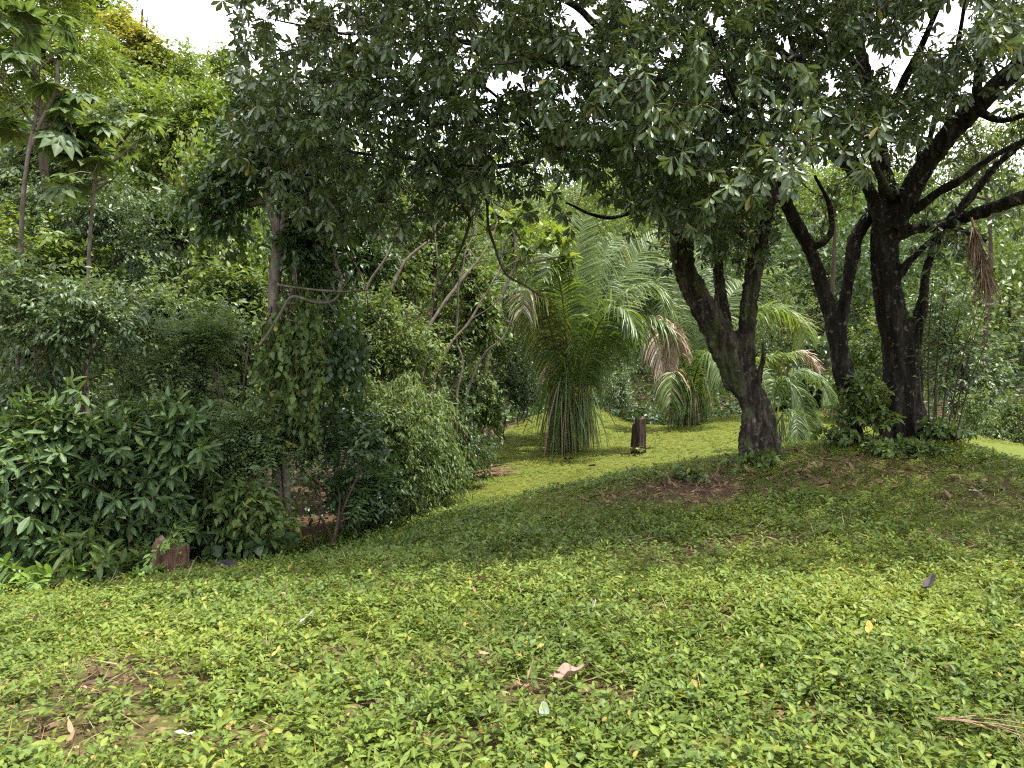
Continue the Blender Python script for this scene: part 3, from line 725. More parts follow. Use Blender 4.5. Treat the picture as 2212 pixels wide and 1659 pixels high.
# tree B: slimmer trunk in a narrow V
B_main = L4((1854,1000,10.55,32),(1850,955,10.5,25),(1840,900,10.5,22),(1829,830,10.5,22.5),(1817,770,10.5,23),(1808,720,10.5,22),(1795,680,10.5,17),(1782,640,10.5,16),(1768,590,10.5,16),(1752,545,10.5,16),(1735,510,10.45,15.5),(1712,470,10.4,15),(1692,425,10.3,14),(1662,375,10.2,12),(1625,322,10,10),(1565,290,9.8,8),(1490,262,9.5,6))
B_right = L4((1814,750,10.5,18),(1818,700,10.5,15),(1826,650,10.5,14),(1834,600,10.5,14.5),(1841,555,10.5,16),(1846,520,10.5,16),(1866,485,10.5,15),(1886,440,10.5,14),(1850,360,10.3,13),(1790,260,10.0,11),(1730,150,9.6,9),(1690,20,9.2,6))
o_B = empty("tree", on_ground(*P(1850, 955, 10.5)[:2]), "dark slim trunk splitting into a narrow V, creepers at its foot", "tree", "dark trees on the mound")
oB = np.array(o_B.location)
link("trunk", wood([B_main, B_right], .016, M['bark_dark'], oB, .045, .016), o_B)
tb = Tubes()
B_limbs = [L4((1738,530,10.5,9),(1770,528,10.4,8),(1795,500,10.3,7),(1790,440,10.2,5),(1760,380,10,3)),
  L4((1690,425,10.3,9),(1640,440,9.6,7),(1600,450,9.0,5)),
  L4((1730,150,9.6,8),(1640,60,9.0,6),(1560,-80,8.4,4)),
  L4((1800,280,10,9),(1760,200,9,7.5),(1740,140,8,6),(1720,120,6.8,4),(1700,130,5.8,2)),
  L4((1850,360,10.3,9),(1800,330,9.2,8),(1740,320,8.0,6),(1700,330,6.8,4.5),(1690,360,5.8,2.5))]
nodesB = [q[::2, :3] for q in (smooth_path(B_main, 60)[38:], smooth_path(B_right, 50)[28:])]
for q in B_limbs:
    s = smooth_path(q, 7 * len(q)); tb.batch(s[:, :3], s[:, 3], 8, .2); nodesB.append(s[::2, :3])
tB = [poly_tips([(1620,-40),(1640,200),(1640,330),(1720,360),(1800,330),(1850,280),(1850,150),(1800,-40)], 620, 6.6, 10.8, GAPS),
      poly_tips([(1640,-40),(1860,-40),(1860,-330),(1640,-330)], 480, 6.4, 10.5),  # unseen upper crown, included for the shade it throws on the mound
      poly_tips([(1640,60),(1780,60),(1800,400),(1640,420)], 26, 5.0, 6.2, GAPS)]
tipsB = np.concatenate(tB); dB = grow(tipsB, np.concatenate(nodesB), tb, .0035, .008, sides=4, rmax=.03)
lv = Leaves(); lv.stalks = []; sprays(lv, tipsB, dB, SP['whorl'])
link("branches", tb.mesh("branches", M['bark_dark'], oB), o_B); link("crown", lv.mesh("crown", M['canopy'], oB), o_B)

# tree C: the thickest trunk, limbs fanning out to the upper right
C_main = L4((1960,1010,10.35,58),(1958,960,10.3,49),(1955,900,10.3,43),(1951,830,10.3,40),(1946,765,10.3,39),(1932,700,10.3,34),(1922,650,10.3,31),(1913,600,10.3,30),(1909,540,10.3,30),(1914,480,10.3,28),(1920,425,10.3,22),(1905,350,10.2,18),(1890,265,10.1,16),(1872,170,10,14),(1850,60,9.9,12),(1830,-80,9.7,8))
C_second = L4((1966,800,10.25,20),(1976,740,10.2,16),(1986,690,10.2,14.5),(1993,640,10.2,14),(2002,580,10.2,13.5),(2024,520,10.2,13),(2055,470,10.1,12),(2100,420,10,11),(2160,350,9.8,9),(2240,280,9.5,7))
C_big = L4((1925,495,10.2,25),(1955,442,10.1,24),(1990,372,9.9,24),(2042,300,9.6,24),(2104,232,9.3,24),(2172,168,9.0,23),(2262,95,8.6,22),(2390,0,8.2,18),(2520,-100,7.8,12))
C_low = L4((1930,508,10.2,17),(1985,494,10.1,14),(2040,484,9.9,14),(2110,462,9.6,15),(2212,426,9.2,16),(2330,390,8.8,14),(2460,350,8.4,10))
C_left = L4((1905,500,10.2,16),(1885,425,10,13),(1846,378,9.7,12),(1798,330,9.4,11),(1752,255,9,9.5),(1690,250,8.6,8),(1640,235,8.2,5))
C_fork = L4((1936,600,10.2,13),(1962,570,10.15,11),(1995,535,10.1,11),(2030,500,10.1,9))
C_roots = [L4((1925,900,10.1,16),(1910,960,9.95,20),(1900,1010,9.8,20)), L4((1985,900,10.15,18),(2002,955,10,20),(2022,1010,9.85,20))]
o_C = empty("tree", on_ground(*P(1955, 955, 10.3)[:2]), "thickest dark tree, limbs fanning out to the upper right", "tree", "dark trees on the mound")
oC = np.array(o_C.location)
link("trunk", wood([C_main, C_second, C_big, C_low, C_left, C_fork] + C_roots, .018, M['bark_dark'], oC, .055, .018), o_C)
tb = Tubes()
C_limbs = [L4((1975,455,10,12),(2020,420,9.7,10),(2075,388,9.4,9),(2150,335,9.1,7),(2240,290,8.8,4)),
  L4((1895,300,10.1,11),(1940,200,9.5,9),(1990,100,8.8,7),(2040,-20,8.2,5)),
  L4((2042,300,9.6,9),(2060,210,9.2,7),(2070,100,8.7,5),(2090,-30,8.3,3)),
  L4((1872,170,10,9),(1800,90,9.3,7),(1720,40,8.6,5)),
  L4((2104,232,9.3,9),(2160,260,9,7),(2240,240,8.6,4)),
  L4((1925,430,10.2,10),(1900,380,9.1,8.5),(1880,330,8,7),(1870,290,6.8,5),(1860,290,5.8,2.5)),
  L4((2110,200,9.2,10),(2120,120,8.2,8),(2140,60,7.2,6),(2170,30,6.2,3)),
  L4((2040,484,9.9,7),(2080,500,9.6,5),(2130,520,9.3,3)),
  L4((2390,0,8.2,14),(2420,-200,7.6,10),(2440,-420,7.0,6)), L4((2262,95,8.6,14),(2300,-120,8.0,11),(2200,-350,7.2,7),(2050,-420,6.6,4)), L4((2330,390,8.8,10),(2480,260,8,7),(2600,120,7.2,4)),  # limbs out of view, added to bear the shading crown
  L4((1960,440,10.1,9),(2000,330,10.2,7),(2030,220,10.3,5),(2060,140,10.4,3)),
  L4((1975,400,10,6),(1985,330,9.8,5),(1960,250,9.6,3))]
nodesC = [q[::2, :3] for q in (smooth_path(C_main, 60)[36:], smooth_path(C_second, 40)[22:], smooth_path(C_big, 40)[10:], smooth_path(C_low, 30)[10:], smooth_path(C_left, 30)[8:])]
for q in C_limbs:
    s = smooth_path(q, 7 * len(q)); tb.batch(s[:, :3], s[:, 3], 8, .2); nodesC.append(s[::2, :3])
tC = [poly_tips([(1760,-40),(1800,150),(1820,300),(1900,330),(2000,280),(2120,140),(2230,60),(2230,-40)], 900, 6.8, 10.8, GAPS),
      poly_tips([(1760,-40),(2560,-40),(2700,-300),(1760,-340)], 900, 6.4, 11.5),  # crown above the view, widened rightward to shade the mound
      poly_tips([(1750,-60),(2350,-60),(3000,-120),(3000,-800),(1750,-560)], 760, 5.4, 8.6),  # unseen crown beyond the view, added so its shadow covers the mound
      poly_tips([(2240,-40),(2900,-40),(2900,420),(2300,430)], 420, 5.6, 9.4),  # off-view crown at right, added to carry the shade further
      poly_tips([(2230,-40),(2230,60),(2160,180),(2250,330),(2250,430),(2480,420),(2620,-40)], 420, 6.4, 10.8),
      poly_tips([(1740,420),(1830,400),(1900,330),(2050,330),(2230,250),(2230,440),(2120,500),(2000,520),(1880,480),(1760,545)], 170, 9.6, 12.2, GAPS),
      poly_tips([(1990,500),(2080,480),(2140,500),(2120,545),(2040,560)], 40, 9.3, 10.4),
      poly_tips([(1800,220),(1920,240),(1920,400),(1810,380)], 12, 5.2, 6.4, GAPS),
      poly_tips([(2080,-40),(2230,-40),(2230,110),(2120,90)], 60, 5.2, 7.0)]
tipsC = np.concatenate(tC); dC = grow(tipsC, np.concatenate(nodesC), tb, .0035, .008, sides=4, rmax=.03)
lv = Leaves(); lv.stalks = []; sprays(lv, tipsC, dC, SP['whorl'])
link("branches", tb.mesh("branches", M['bark_dark'], oC), o_C); link("crown", lv.mesh("crown", M['canopy'], oC), o_C)

# ------------------------------------------------------------------ palms
def ribbons(B, D, L, W, droop, tint, seg=5, axis=None):
    """drooping leaflets as narrow ribbons folded along the middle"""
    n = len(B); s = np.linspace(0, 1, seg)[None, :, None]
    L_ = L[:, None, None]; dr = droop[:, None, None]
    pts = B[:, None] + D[:, None] * L_ * s * (1 - .25 * dr * s * s) - UP * (dr * L_ * s ** 2)
    T = unit(np.gradient(pts, axis=1))
    if axis is None: Sd = unit(np.cross(T, UP + RNG.normal(size=(n, 1, 3)) * .45))
    else:
        A = axis[:, None] + RNG.normal(size=(n, 1, 3)) * .28; Sd = unit(A - (A * T).sum(-1, keepdims=True) * T)
    w = (np.array([.55, 1, .95, .65, .08]) if seg == 5 else np.linspace(1, .1, seg))[None, :, None] * W[:, None, None]
    Nn = np.cross(Sd, T) * .25
    V = np.stack([pts - Sd * w * .5 + Nn * w, pts, pts + Sd * w * .5 + Nn * w], 2)
    idx = np.arange(n * seg * 3).reshape(n, seg, 3)
    q = np.concatenate([np.stack([idx[:, :-1, j], idx[:, :-1, j+1], idx[:, 1:, j+1], idx[:, 1:, j]], -1).reshape(-1, 4) for j in (0, 1)])
    rib = np.tile(np.array([1, 0, 1.]), n * seg)
    return V.reshape(-1, 3), q, np.repeat(np.clip(tint, 0, 1), seg * 3), rib

def frond(palm, origin, pts, length=.75, nleaf=75, r0=.028, start=.22, droop=.55, tint=.45, dead=0.0, dead_from=1.1, flat=False, label=None):
    nleaf = int(nleaf * 1.35); q = smooth_path(np.asarray(pts, float), 40)
    seg = np.linalg.norm(np.diff(q, axis=0), axis=1); cum = np.concatenate([[0], np.cumsum(seg)]) / seg.sum()
    t = np.linspace(start, .985, nleaf); Bc = np.stack([np.interp(t, cum, q[:, k]) for k in range(3)], -1)
    T = unit(np.stack([np.interp(t, cum, np.gradient(q[:, k])) for k in range(3)], -1))
    ref = UP + RNG.normal(size=3) * .15
    Sd = np.cross(T, ref); bad = np.linalg.norm(Sd, axis=1) < .45
    view = np.array((0, 1.0, 0)); Sd2 = np.cross(T, view)
    wgt = np.clip((np.linalg.norm(Sd, axis=1) - .25) / .5, 0, 1)[:, None]
    sg = np.sign((Sd2 * Sd[-1]).sum(-1, keepdims=True) + 1e-6)
    Sd = unit(Sd * wgt + Sd2 * sg * (1 - wgt)); Up = np.cross(Sd, T); Up *= np.sign((Up * UP).sum(-1, keepdims=True) + 1e-9)
    prof = length * (np.sin(np.clip((t - start) / (1 - start), 0, 1) ** .8 * math.pi * .86 + .30)) ** .6
    V = []; Q = []; Ti = []; Ri = []; n0 = 0; D_ = []
    for s in (-1, 1):
        lo_ = np.clip(1.25 - 1.9 * t, 0, 1)[:, None] * (1 if droop > .25 else .25)
        D = unit(Sd * s * (.9 - .5 * lo_) + T * (.35 + .35 * t[:, None] + .5 * lo_) + Up * RNG.uniform(-.05, .40, (nleaf, 1)) + RNG.normal(size=(nleaf, 3)) * .07)
        L = prof * RNG.uniform(.85, 1.1, nleaf) * (1 + .25 * lo_[:, 0]); Wd = .040 * min(1, length / .7) * RNG.uniform(.8, 1.2, nleaf)
        v, f, ti, ri = ribbons(Bc, D, L, Wd, (droop * .8 + .55 * lo_[:, 0]) * RNG.uniform(.6, 1.45, nleaf), tint + RNG.normal(0, .13, nleaf) + .15 * (t - .5), axis=T)
        V.append(v); Q.append(f + n0); n0 += len(v); Ti.append(ti); Ri.append(ri); D_.append(np.tile(t, 1))
    V = np.concatenate(V); Q = np.concatenate(Q); Ti = np.concatenate(Ti); Ri = np.concatenate(Ri); tt = np.concatenate(D_)
    isdead = (tt > dead_from) | (RNG.random(len(tt)) < dead)
    fm = np.concatenate([np.tile(np.repeat(isdead[i*nleaf:(i+1)*nleaf], 4), 2) for i in (0, 1)])
    o = None
    for nm, mk, mt in (("frond", ~fm, 'frond'), ("dead_leaflets", fm, 'deadfrond')):
        if not mk.any(): continue
        me = mesh_from(nm, V - origin, [Q[mk]], M[mt], {"tint": Ti, "rib": Ri})
        if o is None: o = link("frond", me, palm)
        else: link(nm, me, o)
    tb = Tubes(); rr = np.linspace(1, .15, 40) * r0; rr[:6] *= np.linspace(1.9, 1, 6); tb.batch(q[:, :3], rr, 7)
    link("rachis", tb.mesh("rachis", M['green_stem'], origin), o)
    if label: o["label"] = label
    return o

def F(*pts):   # picture x, y, distance
    return np.array([P(*p) for p in pts])

def palm(label, base_px, d, fronds, skirt=60, r=.16, h=.75, skirt_len=1.6):
    b = on_ground(*P(base_px[0], base_px[1], d)[:2]); o = empty("palm", b, label, "palm", "feathery palms on the lawn")
    tb = Tubes(); q = smooth_path(np.array([np.append(b - UP * .1, r * 1.25), np.append(b + UP * h * .5, r), np.append(b + UP * h, r * .8), np.append(b + UP * (h * 1.5), r * .35)]), 14); tb.batch(q[:, :3], q[:, 3], 14, .5)
    link("trunk", tb.mesh("trunk", M['bark_brown'], b), o)
    for f in fronds: frond(o, b, **f)
    # old leaflets hanging round the foot
    n = skirt * 4; th = RNG.uniform(0, 6.28, n); z = RNG.uniform(.45, 1.0, n) ** .8 * h * 2.6
    rad = r * RNG.uniform(.6, 1.1, n) + .13 * z; B = b + np.stack([np.cos(th) * rad, np.sin(th) * rad, z], -1)
    D = unit(np.stack([np.cos(th) * .10, np.sin(th) * .10, RNG.uniform(-1, -.2, n)], -1) + RNG.normal(size=(n, 3)) * .1)
    Ln = np.minimum(RNG.uniform(.5, 1.0, n) * skirt_len, z * .92)
    for mt, k in (('frond', RNG.random(n) < .80), ('deadfrond', None)):
        if k is None: k = ~kk
        kk = k; v, f, ti, ri = ribbons(B[k], D[k], Ln[k], RNG.uniform(.024, .042, k.sum()), np.full(k.sum(), .75), RNG.normal(.5, .2, k.sum()))
        link("skirt", mesh_from("skirt", v - b, [f], M[mt], {"tint": ti, "rib": ri}), o)
    return o

d = 17.0
palm("large feathery palm with a tall upright centre frond, left of the dark upright stump", (1230, 972), d, [
  dict(pts=F((1232,930,d),(1236,800,d),(1239,680,d),(1246,550,d+.1),(1262,462,d+.3)), length=.80, nleaf=100, droop=.12, tint=.6, start=.28),
  dict(pts=F((1238,930,d),(1262,780,d-.3),(1300,690,d-.6),(1360,628,d-.8),(1412,620,d-.9),(1450,672,d-.9)), length=1.0, nleaf=105, droop=.55, tint=.6, start=.26),
  dict(pts=F((1240,935,d),(1266,830,d-.2),(1320,730,d-.6),(1385,692,d-.9),(1432,700,d-1.1),(1470,770,d-1.2)), length=.85, nleaf=90, droop=.85, tint=.45, dead_from=.84, start=.25),
  dict(pts=F((1238,930,d),(1262,790,d+.4),(1310,660,d+.9),(1370,560,d+1.3),(1428,506,d+1.6)), length=.95, nleaf=85, droop=.25, tint=.6, start=.35),
  dict(pts=F((1226,930,d),(1205,790,d-.2),(1172,680,d-.4),(1130,630,d-.6),(1095,640,d-.8),(1080,690,d-.9)), length=.95, nleaf=90, droop=.85, tint=.35, start=.22),
  dict(pts=F((1222,930,d),(1205,800,d-.4),(1185,690,d-.9),(1160,640,d-1.2),(1136,632,d-1.5),(1128,680,d-1.7)), length=.85, nleaf=80, droop=.9, tint=.8, dead=.18, start=.3),
  dict(pts=F((1226,930,d),(1195,780,d+.5),(1150,670,d+.9),(1098,606,d+1.2),(1050,590,d+1.4),(1020,630,d+1.5)), length=.95, nleaf=85, droop=.6, tint=.4, start=.3),
  dict(pts=F((1230,935,d),(1226,790,d-.5),(1219,680,d-.9),(1208,610,d-1.2),(1190,580,d-1.5),(1168,600,d-1.8)), length=.9, nleaf=85, droop=.55, tint=.5, start=.32),
  dict(pts=F((1236,935,d),(1256,810,d-.6),(1284,720,d-1.1),(1318,670,d-1.5),(1352,672,d-1.8),(1376,716,d-2.0)), length=.9, nleaf=80, droop=.7, tint=.45, start=.3),
  dict(pts=F((1232,930,d),(1230,790,d+.5),(1222,670,d+.9),(1205,580,d+1.3),(1180,530,d+1.6)), length=.9, nleaf=80, droop=.4, tint=.5, start=.35),
  dict(pts=F((1235,930,d),(1250,780,d+.5),(1272,650,d+.9),(1300,560,d+1.3),(1330,510,d+1.6)), length=.9, nleaf=80, droop=.35, tint=.55, start=.35),
 ], skirt=70)
d = 20.0
palm("feathery palm half hidden behind the leaning tree, with a withered brown frond", (1492, 932), d, [
  dict(pts=F((1495,900,d),(1500,780,d),(1508,690,d),(1506,600,d+.3),(1490,545,d+.6)), length=.95, nleaf=80, droop=.35, tint=.5, start=.3),
  dict(pts=F((1490,900,d),(1478,790,d-.4),(1455,720,d-.8),(1430,690,d-1),(1424,730,d-1.2),(1440,800,d-1.3)), length=.8, nleaf=75, droop=1.0, tint=.6, dead_from=.55, dead=.2, start=.3),
  dict(pts=F((1497,900,d),(1530,780,d-.2),(1590,700,d-.4),(1660,668,d-.5),(1720,690,d-.5),(1745,740,d-.5)), length=.95, nleaf=90, droop=.6, tint=.65, start=.25),
  dict(pts=F((1498,905,d),(1550,840,d-.5),(1620,790,d-.9),(1690,768,d-1.2),(1735,765,d-1.3),(1768,795,d-1.4)), length=.8, nleaf=85, droop=.5, tint=.7, dead_from=.80, start=.25),
  dict(pts=F((1495,900,d),(1520,760,d+.4),(1570,650,d+.8),(1640,590,d+1.1),(1700,580,d+1.3)), length=.95, nleaf=80, droop=.4, tint=.6, start=.35),
  dict(pts=F((1488,900,d),(1470,800,d+.3),(1440,740,d+.5),(1405,720,d+.6),(1385,770,d+.6)), length=.85, nleaf=75, droop=.9, tint=.4, start=.3),
  dict(pts=F((1492,905,d),(1500,820,d-.8),(1520,770,d-1.4),(1545,765,d-1.8),(1560,820,d-2.1)), length=.85, nleaf=75, droop=1.0, tint=.5, start=.25),
  dict(pts=F((1488,910,d),(1475,840,d-.6),(1462,800,d-1.1),(1452,815,d-1.5),(1448,870,d-1.7)), length=.8, nleaf=70, droop=1.1, tint=.6, dead=.15, start=.25),
  dict(pts=F((1493,900,d),(1488,760,d+.5),(1470,650,d+.9),(1450,580,d+1.2),(1440,560,d+1.5)), length=.95, nleaf=75, droop=.5, tint=.5, start=.35),
 ], skirt=60)
d = 14.0
palm("low palm with drooping blue green fronds, close behind the leaning trunk", (1672, 925), d, [
  dict(pts=F((1672,920,d),(1675,850,d),(1695,820,d-.1),(1725,850,d-.2),(1745,910,d-.3),(1750,960,d-.4)), length=.42, nleaf=60, droop=.7, tint=.35, start=.25, r0=.016),
  dict(pts=F((1674,920,d),(1690,850,d+.2),(1725,800,d+.3),(1770,820,d+.4),(1800,880,d+.4)), length=.42, nleaf=55, droop=.6, tint=.5, start=.3, r0=.016),
  dict(pts=F((1668,920,d),(1655,850,d+.2),(1640,800,d+.4),(1610,790,d+.5)), length=.4, nleaf=50, droop=.6, tint=.45, start=.3, r0=.016),
  dict(pts=F((1673,925,d),(1695,890,d-.3),(1715,890,d-.5),(1722,930,d-.7),(1722,975,d-.8)), length=.36, nleaf=50, droop=.8, tint=.3, start=.25, r0=.014),
 ], skirt=12, r=.08, h=.25, skirt_len=.5)

# ------------------------------------------------------------------ forest edge on the left, one plant after another
GRP_S, GRP_T = "shrubs along the forest edge", "trees in the forest behind the lawn"
Y_ = 'bright'
def shrub(label, sp, mat, d, ells, n, **k): return plant("shrub", label, "shrub", sp, mat, d, ells, n, group=GRP_S, **{**dict(stems=4, r0=.028), **k})
def ftree(label, sp, mat, d, ells, n, **k): return plant("tree", label, "tree", sp, mat, d, ells, n, group=GRP_T, **{**dict(r0=.10), **k})

shrub("large leaved dark shrub cut by the left edge, beside the lawn", 'big', 'big', 7.4, [(30,1060,140,160),(60,930,130,110),(120,1160,110,100),(20,1190,90,80)], 820, base=40)
shrub("large leaved dark shrub just left of the reddish stump", 'big', 'big', 7.8, [(260,1010,150,140),(330,1100,110,100),(200,1120,120,110),(390,960,80,100)], 820, base=270)
shrub("low shrub with lime young leaves at the lawn's left end", dict(mode='whorl', K=7, L=.17, W=.06, T=T11, droop=.35), 'lime', 6.9, [(40,1245,70,45),(150,1225,60,40)], 34, base=60, stems=5, r0=.012, clump=.2)
shrub("low shrub with pale young tips under the large leaved shrub", dict(mode='whorl', K=7, L=.17, W=.06, T=T11, droop=.4), 'broad', 7.2, [(260,1200,70,50),(180,1180,60,50)], 60, base=240, stems=5, r0=.012, clump=.25)
shrub("feathery pale shrub above the large leaved shrubs", 'fine', 'pale', 9.2, [(290,810,170,110),(160,860,130,100),(390,880,120,100),(230,760,120,70)], 400, base=300)
shrub("feathery grey green shrub with a loose top, left of the vine draped trunk", 'fine', 'pale', 8.9, [(470,810,130,100),(500,910,120,110),(420,960,100,100),(540,760,70,70)], 380, base=480)
shrub("olive shrub with some yellowed leaves in front of the vine draped trunk", 'broad', 'broad', 8.3, [(510,1010,90,110),(560,930,60,80),(460,1080,90,70),(560,1110,60,50)], 300, base=520, stems=4)
shrub("low dark plants with round leaves beside the dark log", dict(mode='whorl', K=6, L=.14, W=.12, T=THE, droop=.5), 'dark', 8.2, [(560,1170,80,35),(480,1180,60,35)], 50, base=540, stems=5, r0=.012, clump=.2)
shrub("pale tall shrub rising at the left edge", 'broad', 'pale', 9.6, [(50,760,110,110),(120,690,90,100),(20,640,80,100)], 420, base=60)
shrub("yellow green tall shrub at the left edge under the umbrella leaved sapling", 'broad', Y_, 10.8, [(60,560,110,100),(150,620,80,90)], 360, base=80)
shrub("bush of small leathery leaves bulging onto the shaded lawn", dict(mode='alt', K=12, L=.082, W=.028, TL=.40, T=T8, droop=.8), 'broad', 10.2, [(850,930,110,110),(790,1000,100,90),(760,890,90,80),(830,1050,110,60),(740,1070,70,50)], 1000, base=830)
shrub("sunlit bush of narrow drooping leaves nearest the palm lawn", 'bamboo', 'broad', 11.0, [(930,960,70,90),(900,880,80,80),(955,1010,50,60),(900,1040,80,50)], 560, base=920)
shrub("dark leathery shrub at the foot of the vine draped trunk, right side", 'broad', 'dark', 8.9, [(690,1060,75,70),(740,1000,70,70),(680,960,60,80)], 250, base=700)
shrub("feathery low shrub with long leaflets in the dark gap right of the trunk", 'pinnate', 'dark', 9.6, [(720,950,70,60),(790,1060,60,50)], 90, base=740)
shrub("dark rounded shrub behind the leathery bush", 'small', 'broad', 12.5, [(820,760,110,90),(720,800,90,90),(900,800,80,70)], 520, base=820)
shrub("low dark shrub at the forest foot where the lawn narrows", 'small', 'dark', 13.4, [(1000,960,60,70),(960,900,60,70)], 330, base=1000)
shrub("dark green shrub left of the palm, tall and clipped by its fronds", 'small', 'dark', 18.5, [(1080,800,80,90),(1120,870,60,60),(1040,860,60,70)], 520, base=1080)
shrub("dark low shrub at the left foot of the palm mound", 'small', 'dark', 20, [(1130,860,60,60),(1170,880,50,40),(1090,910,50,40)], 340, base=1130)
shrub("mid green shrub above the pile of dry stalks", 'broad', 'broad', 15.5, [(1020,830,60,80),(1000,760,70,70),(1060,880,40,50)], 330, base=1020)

# vine-draped trunk that forks high up
vt = ftree("vine draped tree with grey forked trunk and dark crown at the forest edge", 'broad', 'dark', 9.2,
  [(540,360,100,80),(640,360,90,70),(560,250,80,80),(700,450,90,80),(480,440,80,70),(650,550,60,60)], 680, bark='bark_grey', clump=.36,
  trunk=[[(608,1140,9.1,17),(606,1060,9.1,15),(600,960,9.2,14),(596,800,9.2,13),(592,650,9.2,13),(598,560,9.2,13),(602,500,9.2,13),(578,430,9.2,9),(562,360,9.2,6),(545,280,9.2,4)],
         [(600,520,9.2,11),(622,465,9.2,10),(640,420,9.2,8),(650,350,9.3,5),(660,290,9.4,3)],
         [(622,1130,9.0,9),(618,1040,9.05,8),(608,940,9.1,7),(600,860,9.2,6)],
         [(600,700,9.2,6),(630,640,9.1,5),(640,560,9.0,4)]])
def drape(label, sp, mat, d, ells, n, name="vine", cat="vine", clump=.38):
    E = px_ells(ells, d, .6); tips = ell_tips(E, n, clump); lv = Leaves(); lv.stalks = []; tb = Tubes()
    sprays(lv, tips, rand_dirs(n), SP[sp] if isinstance(sp, str) else sp, lift=-.5)
    c = np.array([e[0] for e in E]); r = np.array([e[1] for e in E])
    for k in range(max(6, n // 12)):
        j = RNG.integers(len(c)); a = c[j] + RNG.uniform(-1, 1, 3) * r[j] * (.8, .8, 1) ; a[2] = c[j][2] + r[j][2] * RNG.uniform(.3, 1)
        ln = r[j][2] * RNG.uniform(.8, 1.9); z = np.linspace(0, 1, 9)[:, None]
        pth = a + np.array((RNG.normal(0, .12), RNG.normal(0, .12), -ln)) * z + (np.sin(z * 9 + RNG.uniform(0, 6)) * .04) * np.array((1, .6, 0))
        tb.batch(pth, np.full(9, RNG.uniform(.004, .010)), 4)
    root = c.mean(0); root[2] = c[:, 2].min() - r[:, 2].max()
    o = empty(name, root, label, cat, "vines hanging in the forest edge")
    link("stems", tb.mesh("stems", M['bark_brown'], root), o); link("foliage", lv.mesh("foliage", M[mat], root), o)
drape("leafy vine curtain wrapping the lower grey trunk", 'vine', 'broad', 8.95, [(590,760,40,120),(640,700,45,120),(655,850,40,120)], 260)
drape("vine curtain hanging right of the grey forked trunk", 'vine', 'dark', 9.4, [(700,620,60,110),(740,760,60,100),(660,480,50,60)], 260)
drape("yellow green vine column climbing in the middle of the forest wall", 'vine', 'bright', 11.5, [(430,360,60,90),(445,480,45,90),(420,590,40,60)], 210)
drape("yellow green vine patch left of the grey fork", 'vine', 'bright', 12.2, [(510,480,50,70),(540,580,40,60)], 130)

# trees further in
ftree("dark pinnate leaved tree at the top left corner", 'pinnate', 'bright', 11.5, [(90,60,110,80),(180,120,80,70),(30,140,80,90),(100,-60,130,70)], 230, base=180)
ftree("dense grey green tree behind the umbrella leaved saplings", 'broadfar', 'grey', 13.5, [(130,330,130,110),(260,400,110,100),(60,430,90,90),(300,290,90,90)], 560, base=170)
ftree("grey green tree in mid forest with arching boughs", 'broadfar', 'bright', 15.5, [(390,300,110,90),(300,230,90,80),(440,230,80,70),(340,380,90,80)], 560, base=400)
ftree("sunlit yellow green tree below the open sky", 'broadfar', Y_, 19, [(430,190,70,60),(370,150,80,60),(480,250,70,60),(300,130,60,60),(420,290,90,60)], 520, base=420)
ftree("tree with golden yellow leaves against the sky", 'broadfar', 'yellow', 19, [(275,75,50,50),(320,125,45,45),(235,110,45,45),(318,50,25,45),(260,160,70,40)], 420, base=300, clump=.45,
  trunk=[[(330,800,21,8),(300,300,21,7),(298,200,21,5),(302,100,21,4),(308,20,21,2)]])
ftree("pale leaved tall tree left of the golden tree", 'broadfar', Y_, 23, [(180,60,70,70),(120,20,80,60),(210,130,60,60),(90,110,80,70),(230,30,60,50),(150,-30,90,60)], 720, base=170)
ftree("hazy blue green tree just under the gap of sky", 'broadfar', 'grey', 36, [(385,125,40,40),(410,160,50,40),(350,160,40,35)], 330, base=390)
ftree("lime green round tree touching the sky at the canopy's left end", 'broadfar', Y_, 24, [(475,130,40,36),(500,180,45,45),(450,190,45,40),(520,230,50,50)], 360, base=480)
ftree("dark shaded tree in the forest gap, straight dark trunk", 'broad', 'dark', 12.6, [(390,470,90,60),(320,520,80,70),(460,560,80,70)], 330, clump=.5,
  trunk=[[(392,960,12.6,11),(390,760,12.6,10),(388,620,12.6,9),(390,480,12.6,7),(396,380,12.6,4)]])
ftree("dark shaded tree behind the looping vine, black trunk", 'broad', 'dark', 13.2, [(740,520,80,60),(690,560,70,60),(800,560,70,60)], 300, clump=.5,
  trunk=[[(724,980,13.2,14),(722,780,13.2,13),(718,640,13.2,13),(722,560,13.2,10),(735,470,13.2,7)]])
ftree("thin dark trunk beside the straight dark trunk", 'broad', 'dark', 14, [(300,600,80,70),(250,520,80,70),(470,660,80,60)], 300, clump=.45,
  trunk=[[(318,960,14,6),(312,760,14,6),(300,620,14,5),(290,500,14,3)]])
ftree("broad shadowy tree filling the middle of the forest wall", 'broadfar', 'dark', 16.5, [(420,640,120,110),(560,660,120,110),(300,690,110,90),(520,480,110,90)], 640, base=450, clump=.36)
ftree("leafy tree behind the vine curtain", 'broadfar', 'broad', 15, [(720,380,100,90),(820,460,90,80),(640,440,90,80),(830,590,90,80),(760,680,90,80)], 640, base=760, clump=.36)
ftree("leafy tree over the leaning pale stems", 'broadfar', 'broad', 17.5, [(930,480,90,70),(1000,560,70,60),(880,560,80,60),(960,650,70,60),(900,720,70,60)], 470, base=940, clump=.45)
ftree("sunlit tree left behind the palm, yellow green", 'broadfar', Y_, 25, [(1090,470,80,70),(1160,530,70,60),(1030,420,80,60),(1120,390,80,50),(1090,600,70,70)], 560, base=1100)
